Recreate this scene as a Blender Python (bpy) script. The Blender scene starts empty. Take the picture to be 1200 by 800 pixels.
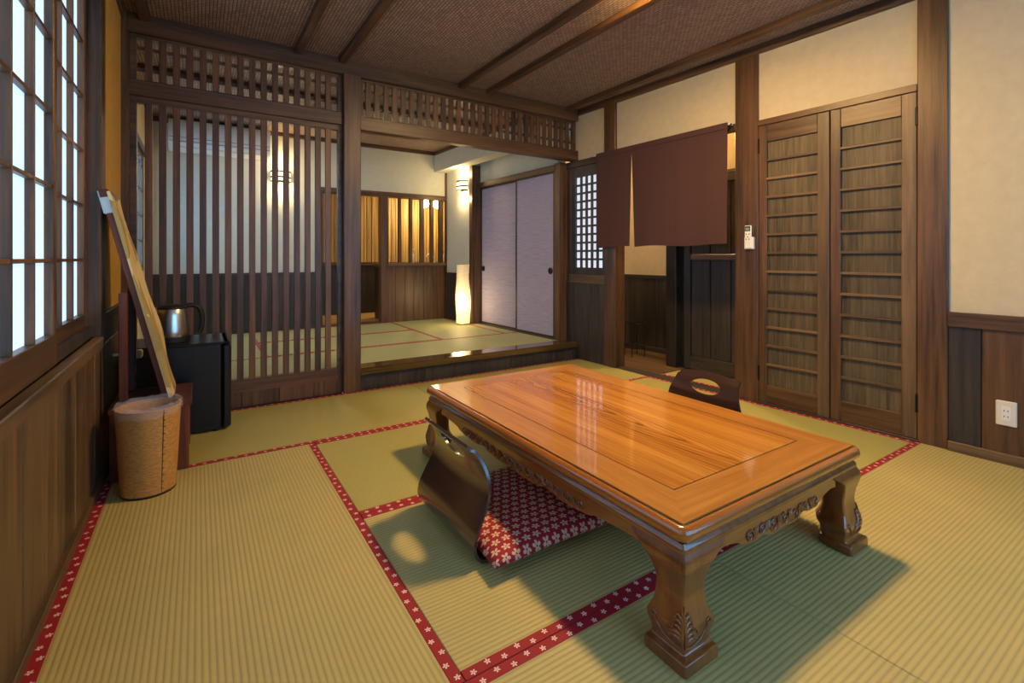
import bpy, bmesh, math, random
from mathutils import Vector, Matrix
random.seed(7)
PI = math.pi
S = bpy.context.scene
COL = S.collection

# ---------------------------------------------------------------- camera
F_PX, V1, YH = 566.0, 232.0, 302.0          # focal length in px, vanishing point, horizon (1200x800 frame)
cd = bpy.data.cameras.new('camera'); cam = bpy.data.objects.new('camera', cd); COL.objects.link(cam)
cd.sensor_width = 36.0; cd.lens = F_PX / 1200 * 36; cd.shift_y = -(400 - YH) / 1200
cd.clip_start = .02
cam.location = (0, 0, 1.0)
cam.rotation_euler = (PI / 2, 0, -math.atan((600 - V1) / F_PX))
S.camera = cam
# ---------------------------------------------------------------- world, exposure
W = bpy.data.worlds.new('world'); S.world = W; W.use_nodes = True
W.node_tree.nodes['Background'].inputs[0].default_value = (.5, .6, .8, 1)
W.node_tree.nodes['Background'].inputs[1].default_value = .3
S.view_settings.view_transform = 'Standard'; S.view_settings.look = 'None'
S.view_settings.gamma = 1; S.view_settings.use_curve_mapping = False
S.view_settings.exposure = 0.2
CEILING_LAMP = 345.0      # radiance of the lamp's diffuser
WINDOW_STRENGTH = 1.5
FILL_WINDOW_STRENGTH = 5.0  # blue fill from the added rear windows, also lights the inner window
WARM = (1, .70, .34)

# ================================================================ materials
def lin(r, g, b):
    f = lambda c: (c / 255 / 12.92) if c / 255 <= .04045 else ((c / 255 + .055) / 1.055) ** 2.4
    return (f(r), f(g), f(b), 1)
def newmat(name):
    m = bpy.data.materials.new(name); m.use_nodes = True
    return m, m.node_tree.nodes, m.node_tree.links, m.node_tree.nodes['Principled BSDF']
def N(ns, t, **kw):
    n = ns.new(t)
    for k, v in kw.items():
        if k in n.inputs.keys() if isinstance(k, str) else False: n.inputs[k].default_value = v
        else: setattr(n, k, v)
    return n
def math_(ns, ls, op, a, b=None, c=None):
    n = ns.new('ShaderNodeMath'); n.operation = op
    for i, v in enumerate((a, b, c)):
        if v is None: continue
        if isinstance(v, (int, float)): n.inputs[i].default_value = v
        else: ls.new(v, n.inputs[i])
    return n.outputs[0]
def mixc(ns, ls, fac, a, b):
    n = ns.new('ShaderNodeMix'); n.data_type = 'RGBA'
    for s, v in ((n.inputs['Factor'], fac), (n.inputs[6], a), (n.inputs[7], b)):
        if isinstance(v, (int, float)): s.default_value = v
        elif isinstance(v, tuple): s.default_value = v
        else: ls.new(v, s)
    return n.outputs[2]
def ramp(ns, ls, fac, stops):
    n = ns.new('ShaderNodeValToRGB'); e = n.color_ramp.elements
    while len(e) > 1: e.remove(e[-1])
    e[0].position, e[0].color = stops[0]
    for p, c in stops[1:]:
        x = e.new(p); x.color = c
    ls.new(fac, n.inputs[0]); return n.outputs[0]
def coords(ns, ls, scale, rnd=True):
    tc = ns.new('ShaderNodeTexCoord'); v = tc.outputs['Object']
    if rnd:
        oi = ns.new('ShaderNodeObjectInfo')
        m = ns.new('ShaderNodeVectorMath'); m.operation = 'SCALE'; m.inputs[0].default_value = (3.7, 5.1, 2.9)
        ls.new(oi.outputs['Random'], m.inputs['Scale'])
        a = ns.new('ShaderNodeVectorMath'); a.operation = 'ADD'; ls.new(v, a.inputs[0]); ls.new(m.outputs[0], a.inputs[1]); v = a.outputs[0]
    mp = ns.new('ShaderNodeMapping'); mp.inputs['Scale'].default_value = scale; ls.new(v, mp.inputs[0])
    return mp.outputs[0]
def bump(ns, ls, b, h, strength, dist=.002):
    n = ns.new('ShaderNodeBump'); n.inputs['Strength'].default_value = strength; n.inputs['Distance'].default_value = dist
    ls.new(h, n.inputs['Height']); ls.new(n.outputs[0], b.inputs['Normal'])
def noise(ns, ls, vec, scale, detail=4, rough=.6):
    n = ns.new('ShaderNodeTexNoise'); n.inputs['Scale'].default_value = scale; n.inputs['Detail'].default_value = detail
    n.inputs['Roughness'].default_value = rough; ls.new(vec, n.inputs['Vector']); return n.outputs['Fac']
def wood(name, dark, light, axis, rough=.42, grain=1.0, var=.35, bumpy=.25, coat=0):
    m, ns, ls, b = newmat(name)
    sc = [34 * grain] * 3; sc['xyz'.index(axis)] = 1.6 * grain
    v = coords(ns, ls, sc)
    n1 = noise(ns, ls, v, 1.0, 6, .65)
    sc2 = [5.] * 3; sc2['xyz'.index(axis)] = .7
    n2 = noise(ns, ls, coords(ns, ls, sc2), 1.0, 3, .5)
    f = math_(ns, ls, 'ADD', math_(ns, ls, 'MULTIPLY', n1, .7), math_(ns, ls, 'MULTIPLY', n2, .45))
    c = ramp(ns, ls, f, [(.40, dark), (.72, light)])
    oi = ns.new('ShaderNodeObjectInfo')
    hs = ns.new('ShaderNodeHueSaturation'); ls.new(c, hs.inputs['Color'])
    ls.new(math_(ns, ls, 'ADD', math_(ns, ls, 'MULTIPLY', oi.outputs['Random'], var), 1 - var / 2), hs.inputs['Value'])
    ls.new(hs.outputs[0], b.inputs['Base Color'])
    b.inputs['Roughness'].default_value = rough
    if coat: b.inputs['Coat Weight'].default_value = coat; b.inputs['Coat Roughness'].default_value = .06
    bump(ns, ls, b, n1, bumpy, .0015)
    return m
def plain(name, c, rough=.5, metal=0, emis=None, es=0, bumpn=0, nscale=60, var=.0, alpha=1, trans=0):
    m, ns, ls, b = newmat(name)
    b.inputs['Base Color'].default_value = c; b.inputs['Roughness'].default_value = rough; b.inputs['Metallic'].default_value = metal
    if bumpn or var:
        v = coords(ns, ls, (1, 1, 1)); n1 = noise(ns, ls, v, nscale, 5, .6)
        if bumpn: bump(ns, ls, b, n1, bumpn, .003)
        if var:
            k = lambda q: tuple(min(1, x * q) for x in c[:3]) + (1,)
            n2 = noise(ns, ls, v, nscale * .25, 4, .6)
            ls.new(mixc(ns, ls, ramp(ns, ls, n2, [(.3, (0, 0, 0, 1)), (.7, (1, 1, 1, 1))]), k(1 - var), k(1 + var)), b.inputs['Base Color'])
    if emis: b.inputs['Emission Color'].default_value = emis; b.inputs['Emission Strength'].default_value = es
    if alpha < 1: b.inputs['Alpha'].default_value = alpha
    if trans: b.inputs['Transmission Weight'].default_value = trans
    return m
def flower_mask(ns, ls, u, v, size, hole=.07, stagger=True):
    fv = math_(ns, ls, 'FLOOR', v)
    if stagger: u = math_(ns, ls, 'ADD', u, math_(ns, ls, 'MULTIPLY', math_(ns, ls, 'MODULO', math_(ns, ls, 'ABSOLUTE', fv), 2.), .5))
    fu = math_(ns, ls, 'FLOOR', u)
    du = math_(ns, ls, 'SUBTRACT', math_(ns, ls, 'SUBTRACT', u, fu), .5)
    dv = math_(ns, ls, 'SUBTRACT', math_(ns, ls, 'SUBTRACT', v, fv), .5)
    r = math_(ns, ls, 'SQRT', math_(ns, ls, 'ADD', math_(ns, ls, 'MULTIPLY', du, du), math_(ns, ls, 'MULTIPLY', dv, dv)))
    th = math_(ns, ls, 'ADD', math_(ns, ls, 'ARCTAN2', dv, du), math_(ns, ls, 'MULTIPLY', fu, 1.9))
    th = math_(ns, ls, 'ADD', th, math_(ns, ls, 'MULTIPLY', fv, .8))
    lobe = math_(ns, ls, 'ABSOLUTE', math_(ns, ls, 'COSINE', math_(ns, ls, 'MULTIPLY', th, 2.5)))
    lim = math_(ns, ls, 'MULTIPLY', math_(ns, ls, 'ADD', math_(ns, ls, 'MULTIPLY', math_(ns, ls, 'POWER', lobe, .8), .88), .12), size)
    a = math_(ns, ls, 'LESS_THAN', r, lim); c = math_(ns, ls, 'GREATER_THAN', r, hole)
    return math_(ns, ls, 'MULTIPLY', a, c)
def sepxyz(ns, ls, vec):
    n = ns.new('ShaderNodeSeparateXYZ'); ls.new(vec, n.inputs[0]); return n.outputs

# --- tatami rush: ridges run along the mat's length (local y)
def tatami_mat(name, a, b_):
    m, ns, ls, b = newmat(name)
    tc = ns.new('ShaderNodeTexCoord'); o = sepxyz(ns, ls, tc.outputs['Object'])
    ph = math_(ns, ls, 'MULTIPLY', o[0], 2 * PI / .0155)
    rid = math_(ns, ls, 'ADD', math_(ns, ls, 'MULTIPLY', math_(ns, ls, 'SINE', ph), .5), .5)
    rid = math_(ns, ls, 'POWER', rid, .45)
    fine = noise(ns, ls, coords(ns, ls, (60, 900, 1)), 1, 3, .7)
    big = noise(ns, ls, coords(ns, ls, (2.2, 3, 1)), 1, 5, .65)
    c = mixc(ns, ls, ramp(ns, ls, big, [(.32, (0, 0, 0, 1)), (.7, (1, 1, 1, 1))]), a, b_)
    c2 = ns.new('ShaderNodeHueSaturation'); ls.new(c, c2.inputs['Color'])
    val = math_(ns, ls, 'MULTIPLY', math_(ns, ls, 'ADD', math_(ns, ls, 'MULTIPLY', rid, .30), .70), math_(ns, ls, 'ADD', math_(ns, ls, 'MULTIPLY', fine, .35), .84))
    ls.new(val, c2.inputs['Value']); ls.new(c2.outputs[0], b.inputs['Base Color'])
    b.inputs['Roughness'].default_value = .55
    h = math_(ns, ls, 'ADD', rid, math_(ns, ls, 'MULTIPLY', fine, .25))
    bump(ns, ls, b, h, .32, .003)
    return m
def border_mat(name):
    m, ns, ls, b = newmat(name)
    tc = ns.new('ShaderNodeTexCoord'); o = sepxyz(ns, ls, tc.outputs['Object'])
    u = math_(ns, ls, 'MULTIPLY', o[1], 1 / .044)
    k = math_(ns, ls, 'MODULO', math_(ns, ls, 'ABSOLUTE', math_(ns, ls, 'FLOOR', u)), 2.)
    v = math_(ns, ls, 'ADD', math_(ns, ls, 'MULTIPLY', o[0], 1 / .044), math_(ns, ls, 'ADD', math_(ns, ls, 'MULTIPLY', k, .22), .39))
    f = flower_mask(ns, ls, u, v, .2, .03, False)
    f2 = math_(ns, ls, 'MULTIPLY', f, math_(ns, ls, 'MULTIPLY', math_(ns, ls, 'GREATER_THAN', v, 0), math_(ns, ls, 'LESS_THAN', v, 1)))
    ls.new(mixc(ns, ls, f2, lin(150, 16, 30), lin(235, 200, 185)), b.inputs['Base Color'])
    b.inputs['Roughness'].default_value = .7
    bump(ns, ls, b, noise(ns, ls, coords(ns, ls, (900, 900, 1)), 1, 2), .2, .001)
    return m
def cushion_mat(name):
    m, ns, ls, b = newmat(name)
    tc = ns.new('ShaderNodeTexCoord'); o = sepxyz(ns, ls, tc.outputs['Object'])
    f = flower_mask(ns, ls, math_(ns, ls, 'MULTIPLY', o[0], 1 / .040), math_(ns, ls, 'MULTIPLY', o[1], 1 / .032), .42, .07)
    ls.new(mixc(ns, ls, f, lin(150, 22, 32), lin(216, 178, 150)), b.inputs['Base Color'])
    b.inputs['Roughness'].default_value = .8
    bump(ns, ls, b, noise(ns, ls, coords(ns, ls, (700, 700, 700)), 1, 2), .25, .001)
    return m
def weave_mat(name, a, b_):
    m, ns, ls, b = newmat(name)
    tc = ns.new('ShaderNodeTexCoord')
    mp = ns.new('ShaderNodeMapping'); ls.new(tc.outputs['Object'], mp.inputs[0]); mp.inputs['Rotation'].default_value = (0, 0, PI / 2)
    br = ns.new('ShaderNodeTexBrick'); ls.new(mp.outputs[0], br.inputs['Vector'])
    br.inputs['Scale'].default_value = 1; br.inputs['Brick Width'].default_value = .036; br.inputs['Row Height'].default_value = .019
    br.inputs['Mortar Size'].default_value = .0032; br.inputs['Mortar Smooth'].default_value = .7
    br.inputs['Color1'].default_value = a; br.inputs['Color2'].default_value = b_; br.inputs['Mortar'].default_value = tuple(x * .28 for x in b_[:3]) + (1,)
    ls.new(br.outputs['Color'], b.inputs['Base Color']); b.inputs['Roughness'].default_value = .6
    inv = math_(ns, ls, 'SUBTRACT', 1., br.outputs['Fac']); bump(ns, ls, b, inv, .6, .004)
    return m
def paper_glow(name, c, s):
    m, ns, ls, b = newmat(name)
    v = coords(ns, ls, (1, 1, 1)); n = noise(ns, ls, v, 2.2, 3)
    b.inputs['Base Color'].default_value = (.3, .32, .36, 1); b.inputs['Roughness'].default_value = .9
    k = lambda q: tuple(x * q for x in c[:3]) + (1,)
    ls.new(mixc(ns, ls, n, k(.8), k(1.1)), b.inputs['Emission Color']); b.inputs['Emission Strength'].default_value = s
    return m

M = {}
for ax in 'xyz':
    M['post_' + ax] = wood('dark_stained_wood_' + ax, lin(40, 27, 17), lin(112, 78, 48), ax, .4, 1, .25)
    M['slat_' + ax] = wood('lattice_wood_' + ax, lin(45, 29, 17), lin(120, 81, 47), ax, .42, 1, .5)
    M['dark_' + ax] = wood('wainscot_wood_' + ax, lin(28, 25, 23), lin(70, 62, 55), ax, .45, 1, .4)
    M['left_' + ax] = wood('brown_board_wood_' + ax, lin(54, 41, 28), lin(122, 95, 64), ax, .42, .8, .4)
    M['board_' + ax] = wood('door_board_wood_' + ax, lin(36, 29, 20), lin(102, 86, 60), ax, .55, 2.0, .2)
    M['table_' + ax] = wood('lacquered_orange_wood_' + ax, lin(150, 90, 30), lin(202, 138, 58), ax, .28, 1.4, .06, .03, .8)
    M['leg_' + ax] = wood('lacquered_brown_wood_' + ax, lin(94, 50, 17), lin(156, 90, 34), ax, .28, .8, .06, .03, .8)
    M['mirror_' + ax] = wood('reddish_wood_' + ax, lin(58, 26, 16), lin(112, 58, 36), ax, .35, 1, .2)
M['plaster'] = plain('cream_plaster', lin(205, 188, 152), .9, bumpn=.25, nscale=70, var=.05)
M['plaster_white'] = plain('pale_plaster', lin(205, 205, 188), .9, bumpn=.2, nscale=70, var=.04)
M['ochre'] = plain('warm_tinted_plaster', lin(205, 160, 70), .9, bumpn=.25, nscale=70, var=.06)  # ochre tint carries the vivid warm light on the window wall
M['tatami'] = tatami_mat('tatami_rush', lin(194, 174, 108), lin(182, 168, 104))
M['tatami_g'] = tatami_mat('tatami_rush_green', lin(180, 168, 92), lin(168, 164, 96))
M['tatami_in'] = tatami_mat('tatami_rush_inner', lin(178, 180, 128), lin(168, 172, 118))
M['border'] = border_mat('red_flower_border')
M['cushion'] = cushion_mat('red_flower_fabric')
M['weave'] = weave_mat('woven_ceiling_matting', lin(178, 150, 130), lin(150, 124, 106))
M['paper'] = paper_glow('shoji_paper_daylight', (.40, .60, .88, 1), WINDOW_STRENGTH)
M['paper_fill'] = paper_glow('shoji_paper_fill_glow', (.22, .55, 1.0, 1), FILL_WINDOW_STRENGTH)  # stronger glow for the windows added behind the camera and the inner window
M['paper2'] = paper_glow('lattice_paper_daylight', (.80, .86, 1.0, 1), .75)
M['fusuma'] = None
def fusuma():
    m, ns, ls, b = newmat('lilac_fusuma_paper')
    n = noise(ns, ls, coords(ns, ls, (6, 6, 260)), 1, 4, .6)
    ls.new(ramp(ns, ls, n, [(.3, lin(152, 145, 172)), (.7, lin(186, 178, 204))]), b.inputs['Base Color'])
    b.inputs['Roughness'].default_value = .8; bump(ns, ls, b, n, .2, .001); return m
M['fusuma'] = fusuma()
M['noren'] = plain('maroon_cloth', lin(74, 46, 42), .9, bumpn=.15, nscale=400)
M['black'] = plain('black_plastic', lin(16, 17, 19), .32, bumpn=.04, nscale=500)
M['blackm'] = plain('black_matte', lin(14, 13, 13), .6)
M['line'] = plain('dark_inlay', lin(38, 16, 6), .4)
M['chair'] = plain('black_lacquer', lin(50, 30, 26), .27)
M['chair'].node_tree.nodes['Principled BSDF'].inputs['Coat Weight'].default_value = 1.0
M['chair'].node_tree.nodes['Principled BSDF'].inputs['Coat IOR'].default_value = 1.75
M['chair'].node_tree.nodes['Principled BSDF'].inputs['Coat Roughness'].default_value = .2
M['steel'] = plain('brushed_steel', (.62, .58, .52, 1), .28, 1)
M['white'] = plain('white_plastic', lin(232, 230, 222), .4)
M['offwhite'] = plain('ivory_plastic', lin(225, 215, 195), .4)
M['grey'] = plain('grey_slot', lin(90, 85, 80), .5)
M['screen'] = plain('grey_green_screen', lin(120, 150, 150), .3)
M['iron'] = plain('dark_iron', lin(30, 26, 24), .5, .6)
M['chrome'] = plain('chrome', (.8, .8, .8, 1), .12, 1)
M['rattan'] = None
def rattan():
    m, ns, ls, b = newmat('woven_bark_tan')
    v = coords(ns, ls, (60, 60, 260)); n = noise(ns, ls, v, 1, 4, .7)
    ls.new(ramp(ns, ls, n, [(.3, lin(150, 98, 40)), (.7, lin(216, 160, 84))]), b.inputs['Base Color'])
    b.inputs['Roughness'].default_value = .55; bump(ns, ls, b, n, .35, .002); return m
M['rattan'] = rattan()
M['film'] = plain('clear_film', (.9, .92, 1, 1), .08, alpha=.13)
M['cloth'] = None
def cover():
    m, ns, ls, b = newmat('patterned_ochre_cloth')
    n = ns.new('ShaderNodeTexVoronoi'); ls.new(coords(ns, ls, (7, 9, 6)), n.inputs['Vector']); n.inputs['Scale'].default_value = 1
    r = math_(ns, ls, 'FRACT', math_(ns, ls, 'MULTIPLY', n.outputs['Color'], 1.0)) if False else n.outputs['Color']
    bw = ns.new('ShaderNodeRGBToBW'); ls.new(r, bw.inputs[0])
    ls.new(ramp(ns, ls, bw.outputs[0], [(.3, lin(168, 138, 74)), (.5, lin(218, 188, 120)), (.75, lin(230, 206, 146))]), b.inputs['Base Color'])
    b.inputs['Roughness'].default_value = .85; return m
M['cloth'] = cover()
M['lamp_glow'] = plain('ceiling_lamp_diffuser', (.9, .9, .9, 1), .5, emis=(1, .64, .25, 1), es=CEILING_LAMP)
M['shade_glow'] = plain('wall_lamp_glow', (.9, .85, .7, 1), .5, emis=(1, .74, .38, 1), es=2.2)
M['bulb'] = plain('bulb_glow', (1, 1, 1, 1), .5, emis=(1, .8, .45, 1), es=40)
def lantern():
    m, ns, ls, b = newmat('washi_lantern_glow')
    tc = ns.new('ShaderNodeTexCoord'); o = sepxyz(ns, ls, tc.outputs['Object'])
    n = noise(ns, ls, coords(ns, ls, (9, 9, 90)), 1, 4, .6)
    b.inputs['Base Color'].default_value = lin(235, 215, 175)
    ls.new(ramp(ns, ls, n, [(.32, lin(215, 150, 70)), (.6, lin(255, 226, 165))]), b.inputs['Emission Color'])
    # the bulb sits low inside, so the paper is brightest there
    d = math_(ns, ls, 'SUBTRACT', o[2], .24)
    g = math_(ns, ls, 'DIVIDE', 1.9, math_(ns, ls, 'ADD', math_(ns, ls, 'MULTIPLY', math_(ns, ls, 'MULTIPLY', d, d), 26.), 1.))
    ls.new(g, b.inputs['Emission Strength']); b.inputs['Roughness'].default_value = .9; return m
M['lantern'] = lantern()
def bamboo():
    m, ns, ls, b = newmat('bamboo_strip')
    n = noise(ns, ls, coords(ns, ls, (45, 45, .8)), 1, 4, .6)
    ls.new(ramp(ns, ls, n, [(.3, lin(120, 86, 36)), (.7, lin(228, 190, 112))]), b.inputs['Base Color']); b.inputs['Roughness'].default_value = .5; return m
M['bamboo'] = bamboo()
def top_panel():
    m, ns, ls, b = newmat('lacquered_cathedral_grain')
    tc = ns.new('ShaderNodeTexCoord'); o = sepxyz(ns, ls, tc.outputs['Object'])
    w = math_(ns, ls, 'SUBTRACT', noise(ns, ls, coords(ns, ls, (4, 2.2, 1), False), 1, 4, .55), .5)
    x = math_(ns, ls, 'ADD', o[0], math_(ns, ls, 'MULTIPLY', w, .035))
    x2 = math_(ns, ls, 'ABSOLUTE', x)
    f = math_(ns, ls, 'ADD', math_(ns, ls, 'MULTIPLY', math_(ns, ls, 'POWER', math_(ns, ls, 'ADD', math_(ns, ls, 'MULTIPLY', x2, x2), .0004), .5), 120.), math_(ns, ls, 'MULTIPLY', o[1], -13.))
    f = math_(ns, ls, 'ADD', f, math_(ns, ls, 'MULTIPLY', w, 2.5))
    s = math_(ns, ls, 'ADD', math_(ns, ls, 'MULTIPLY', math_(ns, ls, 'SINE', math_(ns, ls, 'MULTIPLY', f, 2.6)), .5), .5)
    s = math_(ns, ls, 'POWER', s, 3.)
    amp = math_(ns, ls, 'MAXIMUM', math_(ns, ls, 'SUBTRACT', 1., math_(ns, ls, 'MULTIPLY', x2, 5.)), .18)
    n1 = noise(ns, ls, coords(ns, ls, (110, 2.2, 1), False), 1, 5, .6)
    n2 = noise(ns, ls, coords(ns, ls, (14, .8, 1), False), 1, 3, .5)
    v = math_(ns, ls, 'ADD', math_(ns, ls, 'MULTIPLY', n1, .55), math_(ns, ls, 'MULTIPLY', n2, .6))
    v = math_(ns, ls, 'SUBTRACT', v, math_(ns, ls, 'MULTIPLY', math_(ns, ls, 'MULTIPLY', s, amp), .2))
    ls.new(ramp(ns, ls, v, [(.22, lin(112, 62, 16)), (.5, lin(176, 110, 35)), (.75, lin(210, 146, 60))]), b.inputs['Base Color'])
    b.inputs['Roughness'].default_value = .26; b.inputs['Coat Weight'].default_value = .8; b.inputs['Coat Roughness'].default_value = .05
    return m
M['top_panel'] = top_panel()
M['edge'] = plain('lacquered_edge', lin(164, 94, 32), .25, var=.08, nscale=30)
M['edge'].node_tree.nodes['Principled BSDF'].inputs['Coat Weight'].default_value = .8
M['edge'].node_tree.nodes['Principled BSDF'].inputs['Coat Roughness'].default_value = .06

# ================================================================ mesh helpers
class MB:
    def __init__(s): s.v = []; s.f = []
    def add(s, vs, fs, mtx=None):
        o = len(s.v)
        s.v += [tuple(mtx @ Vector(p)) if mtx else tuple(p) for p in vs]
        s.f += [tuple(i + o for i in f) for f in fs]; return s
    def box(s, x0, x1, y0, y1, z0, z1, b=.0025, mtx=None):
        b = min(b, (x1 - x0) * .45, (y1 - y0) * .45, (z1 - z0) * .45)
        X = (x0, x1); Y = (y0, y1); Z = (z0, z1)
        if b <= 0:
            vs = [(X[i], Y[j], Z[k]) for i in (0, 1) for j in (0, 1) for k in (0, 1)]
            return s.add(vs, [(0, 1, 3, 2), (4, 6, 7, 5), (0, 4, 5, 1), (2, 3, 7, 6), (0, 2, 6, 4), (1, 5, 7, 3)], mtx)
        vs = []; idx = {}
        for i in (0, 1):
            for j in (0, 1):
                for k in (0, 1):
                    ix = X[i] + (b if i == 0 else -b); iy = Y[j] + (b if j == 0 else -b); iz = Z[k] + (b if k == 0 else -b)
                    for a, p in enumerate(((X[i], iy, iz), (ix, Y[j], iz), (ix, iy, Z[k]))):
                        idx[i, j, k, a] = len(vs); vs.append(p)
        fs = []
        for i in (0, 1):
            fs.append([idx[i, j, k, 0] for j, k in ((0, 0), (1, 0), (1, 1), (0, 1))])
            fs.append([idx[j, i, k, 1] for j, k in ((0, 0), (1, 0), (1, 1), (0, 1))])
            fs.append([idx[j, k, i, 2] for j, k in ((0, 0), (1, 0), (1, 1), (0, 1))])
        for p in (0, 1):
            for q in (0, 1):
                fs.append([idx[p, q, 0, 0], idx[p, q, 1, 0], idx[p, q, 1, 1], idx[p, q, 0, 1]])
                fs.append([idx[p, 0, q, 0], idx[p, 1, q, 0], idx[p, 1, q, 2], idx[p, 0, q, 2]])
                fs.append([idx[0, p, q, 1], idx[1, p, q, 1], idx[1, p, q, 2], idx[0, p, q, 2]])
        for i in (0, 1):
            for j in (0, 1):
                for k in (0, 1): fs.append([idx[i, j, k, a] for a in (0, 1, 2)])
        return s.add(vs, fs, mtx)
    def loft(s, rings, cap=True, closed=True, mtx=None):
        n = len(rings[0]); vs = [p for r in rings for p in r]; fs = []
        for a in range(len(rings) - 1):
            for i in range(n if closed else n - 1):
                j = (i + 1) % n; fs.append((a * n + i, a * n + j, (a + 1) * n + j, (a + 1) * n + i))
        if cap and closed: fs.append(tuple(range(n))); fs.append(tuple((len(rings) - 1) * n + i for i in range(n)))
        return s.add(vs, fs, mtx)
    def tube(s, path, r, seg=8, cap=True, mtx=None):
        P = [Vector(p) for p in path]; R = r if isinstance(r, (list, tuple)) else [r] * len(P); rings = []
        up = Vector((.13, .21, .97)); prev = None
        for i, p in enumerate(P):
            t = (P[min(i + 1, len(P) - 1)] - P[max(i - 1, 0)]).normalized()
            u = (prev - t * prev.dot(t)) if prev else t.cross(up)
            if u.length < 1e-4: u = t.cross(Vector((1, 0, 0)))
            u.normalize(); prev = u; w = t.cross(u)
            rings.append([tuple(p + (u * math.cos(2 * PI * k / seg) + w * math.sin(2 * PI * k / seg)) * R[i]) for k in range(seg)])
        return s.loft(rings, cap, True, mtx)
    def lathe(s, prof, c=(0, 0, 0), seg=32, cap=True, mtx=None):
        return s.loft([[(c[0] + r * math.cos(2 * PI * k / seg), c[1] + r * math.sin(2 * PI * k / seg), c[2] + z) for k in range(seg)] for r, z in prof], cap, True, mtx)
    def prism(s, poly, axis, a, b, mtx=None):
        def P(p, t): return {'x': (t, p[0], p[1]), 'y': (p[0], t, p[1]), 'z': (p[0], p[1], t)}[axis]
        return s.loft([[P(p, a) for p in poly], [P(p, b) for p in poly]], True, True, mtx)
    def mesh(s, name, mat, smooth=None):
        me = bpy.data.meshes.new(name); me.from_pydata(s.v, [], [list(f) for f in s.f])
        bm = bmesh.new(); bm.from_mesh(me); bmesh.ops.recalc_face_normals(bm, faces=bm.faces); bm.to_mesh(me); bm.free()
        me.materials.append(mat)
        if smooth:
            me.polygons.foreach_set('use_smooth', [True] * len(me.polygons)); me.set_sharp_from_angle(angle=math.radians(smooth))
        me.update(); return me
    def build(s, name, mat, parent=None, smooth=None, xf=None):
        return link(name, s.mesh(name, M[mat] if isinstance(mat, str) else mat, smooth), parent, xf)
def link(name, me, parent=None, xf=None, loc=None, rz=0):
    o = bpy.data.objects.new(name, me); COL.objects.link(o)
    if parent: o.parent = parent
    if xf is not None: o.matrix_local = xf
    if loc is not None: o.location = loc; o.rotation_euler = (0, 0, rz)
    return o
def box(name, mat, parent, x0, x1, y0, y1, z0, z1, b=.0025, xf=None):
    return MB().box(x0, x1, y0, y1, z0, z1, b).build(name, mat, parent, None, xf)
def tag(o, label, cat=None, group=None, kind=None):
    o['label'] = label
    if cat: o['category'] = cat
    if group: o['group'] = group
    if kind: o['kind'] = kind
    return o
def struct(o, label): o['label'] = label; o['kind'] = 'structure'; return o
def thing(name, label, cat, loc=(0, 0, 0), rz=0, group=None):
    o = bpy.data.objects.new(name, None); COL.objects.link(o); o.empty_display_size = .1
    o.location = loc; o.rotation_euler = (0, 0, rz); return tag(o, label, cat, group)
def copy_tree(o, parent=None):
    c = o.copy(); COL.objects.link(c)
    if parent: c.parent = parent
    for ch in [k for k in o.children]: copy_tree(ch, c)
    return c
def catmull(pts, n):
    out = []
    for i in range(len(pts) - 1):
        p0 = pts[max(i - 1, 0)]; p1 = pts[i]; p2 = pts[i + 1]; p3 = pts[min(i + 2, len(pts) - 1)]
        for k in range(n):
            t = k / n
            out.append(tuple(.5 * (2 * b + (c - a) * t + (2 * a - 5 * b + 4 * c - d) * t * t + (3 * b - a - 3 * c + d) * t ** 3) for a, b, c, d in zip(p0, p1, p2, p3)))
    out.append(tuple(pts[-1])); return out

# the right wall leans a little off square in plan: its own frame (local y = y - .9, local -x = into the room)
RWA = math.radians(2.5)
RW = Matrix.Translation((3.28, .9, 0)) @ Matrix.Rotation(RWA, 4, 'Z')
def rwx(y): return 3.28 - math.tan(RWA) * (y - .9)
def rbox(name, mat, parent, y0, y1, d0, d1, z0, z1, b=.0025):
    """box on the right wall: d = how far it stands into the room"""
    return MB().box(-d1, -d0, y0 - .9, y1 - .9, z0, z1, b).build(name, mat, parent)
def rroot(mb, name, mat, smooth=None):
    return mb.build(name, mat, None, smooth, RW)

CZ = 2.47            # ceiling height
XL = -.365           # left wall face
YB = 3.694           # lattice wall face
ZI = .165            # raised inner floor
YF = -1.2            # wall behind the camera
YI = 6.12            # inner back wall

# ================================================================ floors
flo = struct(box('floor', 'dark_y', None, -.6, 3.45, YF - .1, 3.75, -.12, -.05, 0), 'sub-floor below the straw mats')
fin = struct(box('floor', 'dark_y', None, -.6, 3.3, 3.80, YI + .1, .02, .115, 0), 'raised sub-floor of the inner room')
def mat_(label, x0, x1, y0, y1, z, long, group, mat='tatami', borders=(1, 1)):
    cx, cy = (x0 + x1) / 2, (y0 + y1) / 2
    L, Wd = ((y1 - y0), (x1 - x0)) if long == 'y' else ((x1 - x0), (y1 - y0))
    t = thing('tatami_mat', label, 'tatami mat', (cx, cy, z), 0 if long == 'y' else -PI / 2, group)
    g = .0012; bw = .031
    MB().box(-Wd / 2 + g, Wd / 2 - g, -L / 2 + g, L / 2 - g, -.05, 0, .002).build('rush_surface', mat, t)
    for sgn, on in zip((-1, 1), borders):
        if not on: continue
        x = sgn * (Wd / 2 - bw / 2 - g)
        # each border ribbon has its own origin so that its flowers sit on its centre line
        o = MB().box(-bw / 2, bw / 2, -L / 2 + g, L / 2 - g, -.006, .0016, .0008).build('border', 'border', t); o.location = (x, 0, 0)
    return t
MB().prism([(3.2735, .13), (rwx(.13) + .01, .13), (rwx(1.0) + .01, 1.0), (3.2735, 1.0)], 'z', -.05, -.001).build('floor_filler', 'tatami', flo)
G = 'straw mats of the main room'
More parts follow.
